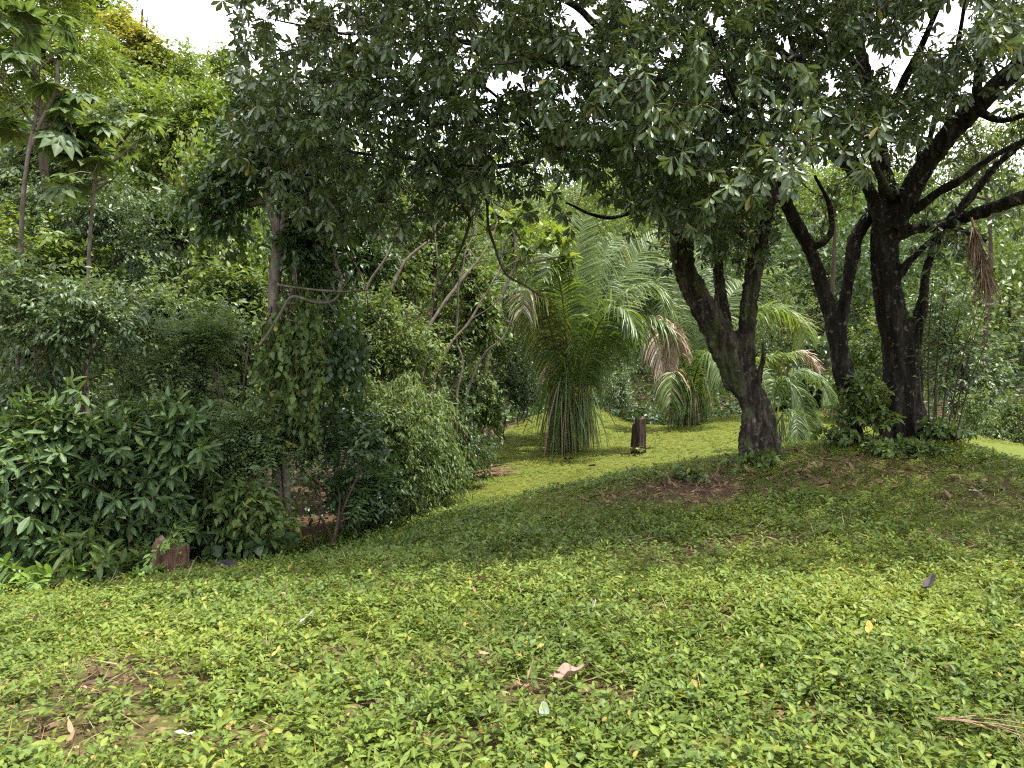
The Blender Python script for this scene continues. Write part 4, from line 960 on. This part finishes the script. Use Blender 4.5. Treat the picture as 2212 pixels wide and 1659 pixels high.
ftree("sunlit broad tree straight behind the palm's tip", 'broadfar', Y_, 29, [(1240,430,80,70),(1310,480,70,60),(1200,500,60,60),(1270,370,90,50),(1260,590,80,70)], 560, base=1260)
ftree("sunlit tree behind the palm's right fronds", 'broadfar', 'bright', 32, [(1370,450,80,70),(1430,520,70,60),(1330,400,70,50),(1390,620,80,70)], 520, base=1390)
ftree("pale leaved sapling hanging over the palm's left fronds", dict(mode='whorl', K=7, L=.24, W=.12, T=T8, droop=.6), 'bright', 15.6, [(1190,510,55,32),(1130,540,50,30),(1090,470,50,30),(1220,560,28,22)], 80, base=1060, bark='bark_pale', clump=.3,
  trunk=[[(1030,1000,15.6,4),(1050,800,15.6,4),(1085,640,15.6,3.5),(1120,560,15.6,3)]])
shrub("pale bush in the dip between palm and upright stump", 'small', 'grey', 24.5, [(1340,840,60,60),(1390,860,50,45),(1310,880,50,40)], 420, base=1340)
shrub("pale bush under the second palm, behind the stump", 'small', 'grey', 26, [(1420,800,60,60),(1380,780,60,50),(1450,870,60,50)], 400, base=1420)
shrub("sunlit bush behind the fork of the leaning tree", 'small', 'broad', 26, [(1690,680,80,90),(1740,760,60,80),(1640,740,60,90)], 520, base=1690)
shrub("broad leaved pale bush right of the withered frond", dict(mode='whorl', K=7, L=.26, W=.13, T=T8, droop=.5), 'grey', 21, [(1730,840,55,55),(1770,790,50,60),(1700,880,45,40)], 210, base=1740)
shrub("tall bush seen between the V trunk and the thick trunk", 'broadfar', 'broad', 19, [(1880,760,60,110),(1830,840,60,70),(1900,850,60,70)], 330, base=1880)
shrub("bush right of the thick trunk with pale leaves", 'broadfar', 'grey', 18.5, [(2080,790,80,90),(2040,680,70,100),(2110,860,60,60)], 440, base=2080)
shrub("dark low bush at the right edge above the sunlit slope", 'small', 'broad', 16.6, [(2190,905,60,60),(2130,880,50,50),(2225,880,60,80)], 420, base=2190)
ftree("yellow green hillside tree at the right edge", 'broadfar', Y_, 40, [(2180,640,60,70),(2215,560,60,60),(2150,740,60,70),(2200,740,60,60)], 520, base=2190)
ftree("hillside tree behind the thick trunk, hazy green", 'broadfar', 'grey', 38, [(2080,560,70,70),(2020,610,70,70),(2110,640,70,60)], 480, base=2070)
ftree("pale hillside tree behind the V trunk", 'broadfar', 'grey', 36, [(1790,600,80,80),(1860,540,70,60),(1730,560,70,70),(1820,680,70,60)], 520, base=1800)

ftree("sunlit tree glimpsed under the fanning limbs at the right edge", 'broadfar', Y_, 22, [(2110,350,110,70),(2000,400,80,60),(2220,290,80,80),(2180,420,70,50),(2060,270,80,60)], 560, base=2140)
ftree("sunlit tree glimpsed between the V trunk limbs and the thick trunk", 'broadfar', 'bright', 23, [(1790,430,90,60),(1700,380,80,60),(1860,360,80,60),(1640,450,60,60)], 460, base=1790)
ftree("leafy tree seen through the thinnest part of the dark canopy", 'broadfar', Y_, 27, [(1000,330,90,60),(1130,310,90,50),(880,340,80,50),(1230,300,70,40)], 460, base=1020)
shrub("dark shrub filling the gap between the two large leaved shrubs and the feathery ones", 'broad', 'dark', 8.6, [(380,1040,90,110),(330,930,90,80),(440,1130,70,60),(300,1140,80,60)], 380, base=370)
shrub("shaded shrub deep behind the olive shrub", 'broad', 'broad', 10.4, [(520,860,110,90),(430,720,110,80),(560,720,70,80),(330,720,90,70)], 420, base=500)
shrub("shaded leafy bush behind the vine curtain", 'small', 'broad', 11.6, [(720,880,110,90),(650,980,80,80),(780,760,80,70)], 520, base=720)
shrub("mid green bush between leaning stems and palm", 'broadfar', 'broad', 17, [(1010,690,60,70),(950,770,70,70),(1060,740,45,60)], 330, base=1000)

shrub("tall leafy shrub hiding the feet of both umbrella leaved saplings", 'small', 'grey', 8.5, [(110,720,120,110),(220,690,110,100),(60,840,90,80),(30,620,70,90)], 620, base=130)
shrub("fine leaved shrub in the middle of the forest wall, under the dark gap", 'small', 'pale', 9.9, [(330,700,110,80),(430,730,110,80),(270,640,90,80)], 560, base=350)
shrub("leafy shrub left of the vine draped trunk, above the feathery one", 'broad', 'broad', 10.6, [(520,690,80,80),(470,620,90,80),(560,620,50,70)], 360, base=510)
ftree("leafy young tree behind the umbrella leaved saplings, low crown", 'small', 'grey', 11.2, [(150,500,110,90),(250,450,100,80),(60,450,90,80),(320,540,80,70)], 620, base=200, r0=.05)
ftree("dense tree under the open sky with arching outer boughs", 'broadfar', 'broad', 17, [(330,240,90,70),(430,330,90,80),(240,190,80,70),(500,400,80,70)], 520, base=360)
shrub("tangled shrub between the leaning stems and the leathery bush", 'small', 'broad', 11.8, [(880,760,90,80),(960,830,70,80),(800,680,80,70)], 480, base=880)
shrub("tangled leafy growth among the upper leaning stems", 'broadfar', 'broad', 14.5, [(900,640,80,80),(980,600,60,60),(850,560,70,60),(1020,680,50,60)], 330, base=920)

# umbrella-leaved saplings (large palmate leaves)
plant("tree", "slender sapling with umbrella leaves forking near the top left corner", "tree", 'palmate', 'palmate', 8.8, [(70,140,80,50),(150,190,60,45),(40,240,70,50),(110,280,70,40),(30,60,60,50)], 23, bark='bark_grey', group="umbrella leaved saplings", clump=.1,
  trunk=[[(30,1100,8.8,5),(44,600,8.8,5),(48,460,8.8,4.6),(60,340,8.8,4.2),(78,250,8.8,3.6),(90,180,8.8,3)],[(62,330,8.8,4.5),(90,260,8.8,4),(118,200,8.8,3.5),(125,130,8.8,2.5)],[(80,240,8.8,4),(84,170,8.8,3)]])
plant("tree", "thin sapling with umbrella leaves in front of the forest gap", "tree", 'palmate', 'palmate', 9.4, [(220,330,60,30),(300,310,50,22),(250,400,70,30),(190,380,40,30)], 12, bark='bark_grey', group="umbrella leaved saplings", clump=.1,
  trunk=[[(186,1100,9.4,5),(188,760,9.4,4.2),(192,560,9.4,4),(200,440,9.4,3.6),(208,370,9.4,4)]])

# leaning pale stems in the tangle
for lab, pts in [
  ("stout pale stem leaning right, notched bark", [(780,880,12.6,10),(800,760,12.7,9),(818,690,12.8,8.5),(850,610,13,7.5),(890,550,13.2,6.5),(950,500,13.4,5)]),
  ("longest pale stem leaning right through the tangle", [(860,900,13.4,9),(890,770,13.5,8),(930,700,13.6,7.5),(970,640,13.8,7),(1010,590,14,6),(1050,540,14.2,4)]),
  ("pale stem bending twice toward the palm", [(925,870,13.0,6),(950,790,13,6),(975,740,13.1,5.5),(1010,700,13.2,5),(1040,650,13.3,4.5),(1060,620,13.4,3)]),
  ("thin upright pale stem with a sharp elbow", [(990,850,13.2,5),(1000,780,13.2,4.5),(985,730,13.2,4),(990,640,13.2,4),(1000,560,13.2,3)]),
  ("thin whitish stem rising behind the tangle", [(905,860,14.2,5),(925,720,14.2,4.5),(945,600,14.2,4),(940,500,14.2,3)]),
  ("thin stem arching low over the shrubs", [(1000,900,13.8,4),(1020,820,13.8,4),(1050,760,13.8,3.5),(1085,730,13.8,2.5)]),
  ("dark speckled stem behind the leathery bush", [(730,930,12.2,8),(745,800,12.2,7),(770,700,12.3,6.5),(790,620,12.4,5.5),(830,560,12.5,4)])]:
    e_ = pts[-1]; pts = pts + [(e_[0] + 22, e_[1] - 55, e_[2] + .2, e_[3] * .6), (e_[0] + 30, e_[1] - 120, e_[2] + .3, 1)]
    q = smooth_path(L4(*pts), 34); q[:, 3] *= .55; q[:, :3] += (noise3(q[:, :3] * 2.2)[:, None] - .5) * .10; tb = Tubes(); r = q[0, :3].copy()
    r[2] = float(H(np.array([r[0]]), np.array([r[1]]))[0]); q[0, 2] = min(q[0, 2], r[2] - .05)
    tb.batch(q[:, :3], q[:, 3], 9, .25)
    for k in range(4):
        j = RNG.integers(14, 32); e = q[j, :3] + (RNG.uniform(-.5, .9), RNG.uniform(-.3, .3), RNG.uniform(.2, .9))
        b = smooth_path(np.array([np.append(q[j, :3], .012), np.append((q[j, :3] + e) / 2 + RNG.normal(size=3) * .08, .009), np.append(e, .004)]), 8); tb.batch(b[:, :3], b[:, 3], 5)
    o = empty("leaning_stem", r, lab + " left of the palm" if len(lab.split()) < 8 else lab, "stem", "pale leaning stems"); link("stem", tb.mesh("stem", M['bark_grey'], r), o)

# bare lianas
def liana(label, pts, mat='bark_brown', jig=.05):
    q = smooth_path(L4(*pts), 40); q[1:-1, :3] += (noise3(q[1:-1, :3] * 4)[:, None] - .5) * jig
    tb = Tubes(); tb.batch(q[:, :3], q[:, 3], 7, .2)
    for k in range(5):
        j = RNG.integers(8, 36); e = q[j, :3] + RNG.normal(size=3) * (.22, .15, .2); b = smooth_path(np.array([np.append(q[j, :3], .005), np.append((q[j, :3] + e) / 2 - UP * .03, .004), np.append(e, .002)]), 7); tb.batch(b[:, :3], b[:, 3], 4)
    tag(link("liana", tb.mesh("liana", M[mat], q[-1, :3]), None, q[-1, :3]), label, "vine", "bare lianas")
liana("bare liana hanging from the dark bough, sweeping down to the left", [(1000,440,8.3,3.2),(1015,480,8.3,3),(985,560,8.4,2.6),(955,610,8.5,2.2),(930,650,8.6,1.5)])
liana("bare liana hanging from the dark bough, curling down to the palm", [(1048,430,8.2,3),(1056,500,8.3,2.8),(1080,570,8.4,2.4),(1120,610,8.6,2),(1170,640,8.8,1.3)])
liana("pale looping liana slung across the grey trunk", [(560,745,8.7,2.6),(600,690,8.7,2.8),(632,640,8.75,3),(690,655,8.8,2.8),(730,640,8.9,2.6),(735,590,9,2.4),(722,540,9.1,2)], 'bark_grey')
liana("thin liana crossing behind the pale loop", [(600,612,8.8,2.2),(660,622,8.8,2.4),(740,630,8.9,2.2),(800,625,9,1.6)], 'bark_grey')

# thin cane saplings right of the thick trunk
for k, (x0, x1, y1, dd) in enumerate([(2015,2052,560,10.0),(2030,2090,600,9.9),(2042,2120,640,9.8),(2022,2038,640,10.1),(2050,2150,600,9.9),(2008,2015,600,10.1),(2060,2140,720,9.8),(2035,2068,690,10.0),(2000,1985,700,10.0)]):
    b = P(x0, 945, dd); g = on_ground(b[0], b[1]); t = P(x1, y1, dd - .1)
    q = smooth_path(np.array([np.append(g - UP * .03, .011), np.append(g * .5 + t * .5 + (-.04, 0, .05), .008), np.append(t, .003)]), 16); tb = Tubes(); tb.batch(q[:, :3], q[:, 3], 6, .1)
    tips = []; 
    for j in RNG.choice(np.arange(5, 16), 7, replace=False):
        e = q[j, :3] + (RNG.normal(0, .16), RNG.normal(0, .16), RNG.uniform(.05, .22)); tips.append(e)
        tb.batch(np.stack([q[j, :3], (q[j, :3] + e) / 2 + UP * .02, e]), np.array([.004, .003, .002]), 4)
    tips = np.array(tips); lv = Leaves(); lv.stalks = []
    sprays(lv, tips, unit(tips - g), dict(mode='alt', K=5, L=.13, W=.04, TL=.26, T=T8, droop=.5))
    where = ["tallest cane of the clump, nearest the thick trunk's upper fork", "second tall cane of the clump, bent right", "long cane of the clump leaning right under the dead frond", "short upright cane of the clump close to the thick trunk",
             "cane of the clump leaning farthest right", "tall cane rising straight along the thick trunk", "lowest cane of the clump, leaning far right", "middle cane of the clump, of medium height", "cane in front of the thick trunk leaning left"][k]
    o = empty("cane_sapling", g, where, "sapling", "thin canes beside the thick trunk"); link("stem", tb.mesh("stem", M['bark_brown'], g), o); link("foliage", lv.mesh("foliage", M['broad'], g), o)

# plants at the feet of the dark trees
HL = dict(mode='whorl', K=6, L=.11, W=.07, T=T8, droop=.4)
def low(label, d, ells, n, sp=HL, mat='broad', base=None): plant("low_plant", label, "plant", sp, mat, d, ells, n, base=base, stems=5, r0=.01, group="leafy plants at the tree feet", clump=.2)
low("leafy creeper climbing the foot of the V trunk", 10.2, [(1835,900,40,50),(1850,850,26,50),(1810,940,40,25)], 110, base=1835)
low("leafy plant between the V trunk and the thick trunk", 10.1, [(1895,900,36,45),(1900,860,22,40)], 60, base=1895, mat='bright')
low("leafy plant right of the thick trunk's foot", 9.9, [(2025,925,40,25),(2060,935,40,22)], 60, base=2030)
low("low leafy tuft in front of the leaning trunk's foot", 9.55, [(1640,985,34,12),(1580,1000,30,10)], 26, base=1620)
low("low leafy tufts on the crest left of the leaning trunk", 9.3, [(1500,1022,50,10),(1420,1036,40,10)], 34, base=1470)
low("leafy low plants on the crest in front of the thick trunk", 9.6, [(1930,965,70,16),(1990,970,60,14)], 90, base=1950)

# undergrowth: floor of the forest
lv = Leaves(); n = 150000
x = RNG.uniform(-20, 26, n); y = RNG.uniform(5.2, 38, n); k = ~in_poly(x + .25 * (x < 3), y, EDGE) & (np.abs(x) < y * .85 + 1.5) ; x, y = x[k], y[k]
z = H(x, y); hgt = (.12 + 1.1 * n2(x, y, .9, 2.7) ** 1.4) * np.where(y < 10, .7, 1); R = np.stack([x, y, z + hgt * RNG.random(len(x))], -1)
far = np.clip(y / 12, .8, 2)
lv.add(R, unit(rand_dirs(len(x)) * (1, 1, .5)), unit(UP + RNG.normal(size=(len(x), 3)) * .5), .11 * far * RNG.uniform(.6, 1.2, len(x)), .055 * far, T4, np.clip(.4 + .5 * (noise3(R * .8) - .5) + RNG.normal(0, .12, len(x)), 0, .98))
tag(link("undergrowth", lv.mesh("undergrowth", M['dark'])), "dark low undergrowth on the forest floor", "undergrowth", kind="stuff")

# far wood on the slopes
lv = Leaves()
cs = []
for _ in range(5200):
    y = RNG.uniform(17, 88); x = RNG.uniform(-.85, .9) * y
    if x > -y * .42 and y < 31: continue
    if x < -y*.42 and y < 14: continue
    if all((x - c[0]) ** 2 + (y - c[1]) ** 2 > (2.3 + y * .03) ** 2 for c in cs): cs.append((x, y))
for x, y in cs:
    g = float(H(np.array([x]), np.array([y]))[0]); r = RNG.uniform(1.7, 2.9) * (1 + y * .006); hh = RNG.uniform(3.0, 5.6) + (x < -6) * RNG.uniform(0, 2.0)
    px, py = proj(np.array((x, y, g + hh + r)))
    if py < 235 and px > 505: hh -= (235 - py) / FPX * y
    if py < 150 and 330 < px < 560: hh -= (150 - py) / FPX * y
    if hh < 1.0: continue
    m = int(1500 * min(1.2, 34 / y + .15)); q = rand_dirs(m); lump = .72 + .5 * noise3(q * 2.6 + x)
    p = np.array((x, y, g + hh)) + q * np.array((r, r, r * 1.1))  * lump[:, None] * (RNG.random((m, 1)) ** .22)
    low_ = RNG.random(m) < .22; p[low_, 2] = g + RNG.random(low_.sum()) * hh
    s = .20 + .0035 * y
    tint = .38 + RNG.normal(0, .16)
    lv.add(p, unit(rand_dirs(m) + UP * -.2), unit(q * .6 + UP + RNG.normal(size=(m, 3)) * .4), s * RNG.uniform(.6, 1.3, m), s * .5, T4, np.clip(tint + RNG.normal(0, .12, m) + .2 * (noise3(p * .7) - .5), 0, .95))
M['far'] = leaf_mat("far_wood_leaf", [(0, (.035, .075, .02)), (.45, (.075, .135, .03)), (.8, (.13, .19, .035)), (1, (.22, .22, .04))], rough=.5, transl=.36)
tag(link("hillside_forest", lv.mesh("hillside_forest", M['far'])), "far wood covering the slopes behind the palms", "forest", kind="stuff")
print("crowns", len(cs))

# ------------------------------------------------------------------ stumps, log, fallen things
def stump(name, label, c, r, h, mat, lean=(0, 0), jag=.06, seed=0.0, step=None):
    nth, nz = 72, 26; th = np.linspace(0, 2 * np.pi, nth, endpoint=False); c = np.asarray(c)
    prof = 1 + .34 * (n2(np.cos(th) * 2, np.sin(th) * 2, 1, seed) - .5) + .34 * (n2(np.cos(th) * 5, np.sin(th) * 5, 1, seed + 3) - .5)
    top = h * (1 + jag * 2 * (n2(np.cos(th) * 1.6, np.sin(th) * 1.6, 1, seed + 6) - .5) + jag * 1.8 * (n2(np.cos(th) * 7, np.sin(th) * 7, 1, seed + 9) - .5))
    if step: top = top * np.where(np.cos(th - step[0]) > .25, 1 - step[1], 1)
    V = []
    for k in range(nz):
        f = k / (nz - 1); z = -.08 + (top + .08) * f
        flare = 1 + .28 * (1 - f) ** 4; w = 1 + .13 * (noise3(np.stack([np.cos(th) * 5, np.sin(th) * 5, np.full(nth, f * 2.2 + seed)], -1)) - .5) * 2 + .08 * (noise3(np.stack([np.cos(th) * 11, np.sin(th) * 11, np.full(nth, f * 5 + seed)], -1)) - .5)
        V.append(np.stack([np.cos(th) * r * prof * flare * w + lean[0] * f, np.sin(th) * r * prof * flare * w + lean[1] * f, z], -1))
    V = np.concatenate(V); ii = np.arange(nth * nz).reshape(nz, nth)
    q = np.stack([ii[:-1], np.roll(ii[:-1], -1, 1), np.roll(ii[1:], -1, 1), ii[1:]], -1).reshape(-1, 4)
    o = empty(name, c, label, "stump"); link("bark", mesh_from("bark", V, [q], mat), o)
    rim = V[-nth:] - (0, 0, .004); inn = rim.copy(); inn[:, :2] = (inn[:, :2] - rim[:, :2].mean(0)) * .5 + rim[:, :2].mean(0); inn[:, 2] = inn[:, 2] * .6 + rim[:, 2].mean() * .4 - .012
    VV = np.vstack([rim, inn, inn.mean(0, keepdims=True)]); a = np.arange(nth); b = np.roll(a, -1)
    link("cut_top", mesh_from("cut_top", VV, [np.stack([a, b, b + nth, a + nth], -1), np.stack([a + nth, b + nth, np.full(nth, 2 * nth)], -1)], M['cutwood'], smooth=False), o)
    return o
M['cutwood'] = bark_mat("weathered_cut_wood", (.05, .035, .025), (.12, .085, .06), (.22, .17, .125), scale=12, stretch=1, bump=.5)
M['bark_red'] = bark_mat("reddish_stump_bark", (.02, .012, .009), (.10, .052, .036), (.24, .17, .125), scale=8, stretch=.2, bump=1.0)
M['bark_stump'] = bark_mat("dark_stump_bark", (.010, .007, .006), (.035, .024, .019), (.10, .075, .06), scale=6, stretch=.2, bump=1.0)
stump("stump", "dark upright stump with a stepped top on the sunlit lawn", on_ground(*P(1376, 978, 15.5)[:2]), .135, .74, M['bark_stump'], (.03, 0), .05, 2.0, (2.6, .16))
h_ = P(368, 1240, 7.0)
stump("stump", "short reddish stump with a grey right side by the large leaved shrubs", on_ground(h_[0], h_[1]), .135, .33, M['bark_red'], (.0, 0), .13, 7.0, (.4, .14))
plant("sprout", "lime green sprout growing out of the short reddish stump", "sprout", dict(mode='alt', K=8, L=.065, W=.028, TL=.20, T=T8, droop=.2), 'lime', 6.93, [(372,1165,26,26),(352,1185,16,16),(390,1180,16,14)], 13, base=372, stems=4, r0=.006, bark='green_stem', clump=.0)
low("lime green plants crowding round the short reddish stump", 6.75, [(400,1250,60,14),(330,1248,40,14),(450,1262,40,12)], 44, dict(mode='whorl', K=6, L=.075, W=.036, T=T8, droop=.2), 'lime', 380)
low("creeper leaves at the foot of the dark upright stump", 15.3, [(1378,970,16,10)], 16, dict(mode='whorl', K=6, L=.08, W=.05, T=T4, droop=.3), 'bright', 1376)

def lump(name, label, cat, c, rad, mat, seed):
    bm_v = []; nu, nv = 28, 16
    for k in range(nv + 1):
        ph = math.pi * k / nv
        for j in range(nu):
            t_ = 2 * math.pi * j / nu; bm_v.append((math.sin(ph) * math.cos(t_), math.sin(ph) * math.sin(t_), math.cos(ph)))
    V = np.array(bm_v); V = V * (.7 + .45 * noise3(V * 1.8 + seed) + .2 * noise3(V * 5 + seed))[:, None] * np.asarray(rad)
    ii = np.arange(nu * (nv + 1)).reshape(nv + 1, nu); q = np.stack([ii[:-1], ii[1:], np.roll(ii[1:], -1, 1), np.roll(ii[:-1], -1, 1)], -1).reshape(-1, 4)
    return tag(link(name, mesh_from(name, V, [q], mat), None, c), label, cat)
M['bark_log'] = bark_mat("lichened_log", (.010, .009, .009), (.028, .026, .026), (.06, .058, .055), scale=5, stretch=1, bump=.8, lichen=.8)
h_ = P(488, 1236, 7.1); lump("log", "dark lichen spotted log lying right of the short reddish stump", "log", on_ground(h_[0], h_[1]) + (0, 0, .03), (.16, .10, .085), M['bark_log'], 3.0)

def pile(name, label, cat, px, py, n, ln, spread, r, mat, flat=.25, ang=None):
    c = hit(px, py); c = on_ground(c[0], c[1]); tb = Tubes()
    for k in range(n):
        a = c + (RNG.normal(0, spread), RNG.normal(0, spread * .6), RNG.uniform(.01, .12)); t_ = RNG.uniform(0, 6.28) if ang is None else RNG.normal(ang, .35)
        L = ln * RNG.uniform(.5, 1.1); D = np.array((math.cos(t_), math.sin(t_) * .6, RNG.uniform(-.05, flat)))
        q = smooth_path(np.array([a, a + D * L * .5 + (0, 0, .05 * L), a + D * L]), 7); g = H(q[:, 0], q[:, 1]); q[:, 2] = np.maximum(q[:, 2], g + .012)
        tb.batch(q, np.linspace(r, r * .4, 7), 5)
    return tag(link(name, tb.mesh(name, M[mat], c), None, c), label, cat)
M['drystalk'] = bark_mat("dry_stalk", (.10, .06, .035), (.21, .14, .085), (.36, .27, .18), scale=10, bump=.2)
pile("stalk_pile", "heap of dry tan palm stalks at the forest foot below the palm", "stalk pile", 1035, 1032, 46, .75, .16, .010, 'drystalk', .22, .25)
pile("twig_pile", "dark brown dead brush in the shade left of the dry stalk heap", "brushwood", 1000, 1050, 30, .5, .14, .006, 'bark_brown', .4)
pile("fallen_branch", "dark fallen twigs at the foot of the leathery bush", "branch", 880, 1126, 14, .75, .14, .007, 'bark_brown', .12, .1)
pile("fallen_frond_stalk", "long dry frond stalk lying in the leaves at the lower right", "stalk", 2035, 1600, 7, .62, .03, .0035, 'drystalk', .03, -.75)

def flat_leaf(label, px, py, size, cols, kind='broad', yaw=0.0, tilt=(.2, .1), curl=.25, lift=.085, rough=.8):
    c = hit(px, py); c = on_ground(c[0], c[1]) + (0, 0, lift)
    nth, nr = 48, 6; V = []; rib = []
    for k in range(nr + 1):
        f = k / nr
        for j in range(nth):
            t_ = 2 * math.pi * j / nth
            if kind == 'round': rad = (1 + .07 * math.sin(5 * t_ + 1)) * (1 - .75 * max(0, 1 - abs(t_ - math.pi) / .35)); x_, y_ = math.cos(t_) * rad, math.sin(t_) * rad * .95
            else: x_ = math.cos(t_); y_ = math.sin(t_) * .46 * (1 - .25 * math.cos(t_)) * (1 - .35 * abs(math.cos(t_)) ** 4)
            x_ *= f * size * .5; y_ *= f * size * .5
            z_ = curl * (y_ * y_ * 3.2 + x_ * x_ * 1.2) / size + size * .10 * f * f * (noise3(np.array((x_ / size * 5, y_ / size * 5, px * .01))) - .5) * 2
            V.append((x_, y_, z_)); rib.append(min(1, abs(math.sin(t_ * 3.5)) * f * 3 + .0) if kind == 'round' else min(1, abs(y_) / size * 16))
    V = np.array(V); cy, sy = math.cos(yaw), math.sin(yaw)
    V[:, 2] += V[:, 0] * tilt[0] + V[:, 1] * tilt[1]; V = np.stack([V[:, 0] * cy - V[:, 1] * sy, V[:, 0] * sy + V[:, 1] * cy, V[:, 2]], -1)
    ii = np.arange(nth * (nr + 1)).reshape(nr + 1, nth); q = np.stack([ii[:-1], ii[1:], np.roll(ii[1:], -1, 1), np.roll(ii[:-1], -1, 1)], -1).reshape(-1, 4)
    key = 'fallen_%s_%s' % (cols[0], rough)
    if key not in M: M[key] = leaf_mat("fallen_leaf_" + str(len(M)), [(0, tuple(c_ * .5 for c_ in cols[0])), (1, cols[1])], rough=rough, transl=.12, spec=.2, warm=(1, .9, .7))
    me = mesh_from("fallen_leaf", V, [q], M[key], {"tint": np.clip(np.array(rib) * .8 + .15, 0, 1), "rib": np.ones(len(V))})
    return tag(link("fallen_leaf", me, None, c), label, "leaf", "fallen leaves on the lawn")
TAN = ((.12, .075, .055), (.26, .175, .13)); GREY = ((.04, .036, .036), (.075, .068, .066)); BRN = ((.14, .075, .05), (.24, .15, .10)); PALE = ((.26, .25, .18), (.38, .37, .28)); YEL = ((.40, .22, .02), (.55, .33, .03)); RED = ((.12, .05, .035), (.20, .10, .07)); BLU = ((.14, .19, .15), (.22, .28, .23))
flat_leaf("large tan dry leaf with dark veins, lowest of the big fallen leaves", 1232, 1498, .19, TAN, 'round', .6, (.12, -.35), .30, .085)
flat_leaf("dark grey curled dry leaf standing up in the shade at right", 2006, 1300, .15, GREY, 'broad', .7, (.45, -.45), .9, .10)
flat_leaf("flat brown leaf just left of the dark grey curled leaf", 1875, 1328, .14, BRN, 'broad', -.15, (.1, -.2), .3, .09)
flat_leaf("bright yellow orange small leaf under the flat brown one", 1877, 1396, .085, YEL, 'broad', 1.2, (.4, -.5), .4, .10)
flat_leaf("whitish leaf upright in the middle of the lit lawn", 1281, 1340, .085, PALE, 'broad', 1.1, (.5, -.6), .2, .09)
flat_leaf("small cream leaf just above the large tan leaf", 1258, 1440, .075, PALE, 'broad', .3, (.1, -.5), .2, .09)
flat_leaf("pale blue green narrow leaf below the large tan leaf", 1175, 1590, .09, ((.12,.18,.13),(.20,.26,.19)), 'broad', 1.7, (.3, -.4), .5, .10)
flat_leaf("reddish brown leaf at the lawn crest", 857, 1292, .14, RED, 'broad', .2, (.1, -.3), .4, .09)
flat_leaf("small reddish leaf right of the reddish brown one on the crest", 1040, 1274, .12, RED, 'broad', -.3, (.1, -.2), .3, .09)
flat_leaf("yellow leaf standing in the left of the lit lawn", 597, 1448, .07, YEL, 'broad', 1.3, (.5, -.5), .3, .10)
flat_leaf("dark bluish leaf right of centre in the lit lawn", 1703, 1350, .10, GREY, 'broad', -.5, (.3, -.3), .6, .09)
flat_leaf("pale grey leaf near the dry patch at lower left", 400, 1610, .09, PALE, 'broad', .1, (.0, -.3), .3, .05)
flat_leaf("pale leaf left of centre standing out of the cover", 662, 1372, .10, BLU, 'broad', .9, (.5, -.4), .3, .10)
flat_leaf("pale speck of leaf on the dark mound at right", 2110, 1075, .16, PALE, 'broad', -.2, (.1, -.2), .4, .06)
for lab, px, py, sz, cc in [("whitish leaf by the heap of dry stalks", 1040, 1003, .24, PALE), ("pale leaf on the slope below the palm", 1122, 966, .20, PALE), ("grey leaf in the middle of the slope below the palm", 1227, 998, .26, GREY),
                            ("pale leaf beside the grey one on the slope", 1197, 1001, .16, BLU), ("dark leaf on the slope toward the upright stump", 1280, 1013, .20, GREY), ("small pale leaf on the slope under the stump", 1250, 1022, .15, PALE),
                            ("dark leaf lowest on the slope below the palm", 1200, 1052, .16, GREY), ("pale leaf in the shade where the lawn narrows", 1002, 1068, .13, PALE)]:
    flat_leaf(lab, px, py, sz, cc, 'broad', RNG.uniform(-.5, .5), (.1, -.3), .5, .05)

# withered frond hanging from the low limb of the thickest tree
a = P(2098, 470, 9.4); q = smooth_path(np.array([a, P(2112, 520, 9.35), P(2126, 570, 9.3), P(2130, 600, 9.28)]), 20); tb = Tubes(); tb.batch(q, np.linspace(.016, .006, 20), 6)
o = empty("dead_frond", a, "withered brown frond hanging from the low right limb", "dead frond"); link("rachis", tb.mesh("rachis", M['drystalk'], a), o)
n = 330; t_ = RNG.uniform(.12, 1, n); B = q[(t_ * 19).astype(int)]; D = np.stack([RNG.normal(0, .35, n), RNG.normal(0, .35, n), -np.ones(n)], -1)
v, f, ti, ri = ribbons(B, unit(D), RNG.uniform(.15, .46, n), np.full(n, .012), np.full(n, .3), RNG.uniform(.0, .7, n)); link("leaflets", mesh_from("leaflets", v - a, [f], M['deadfrond'], {"tint": ti, "rib": ri}), o)
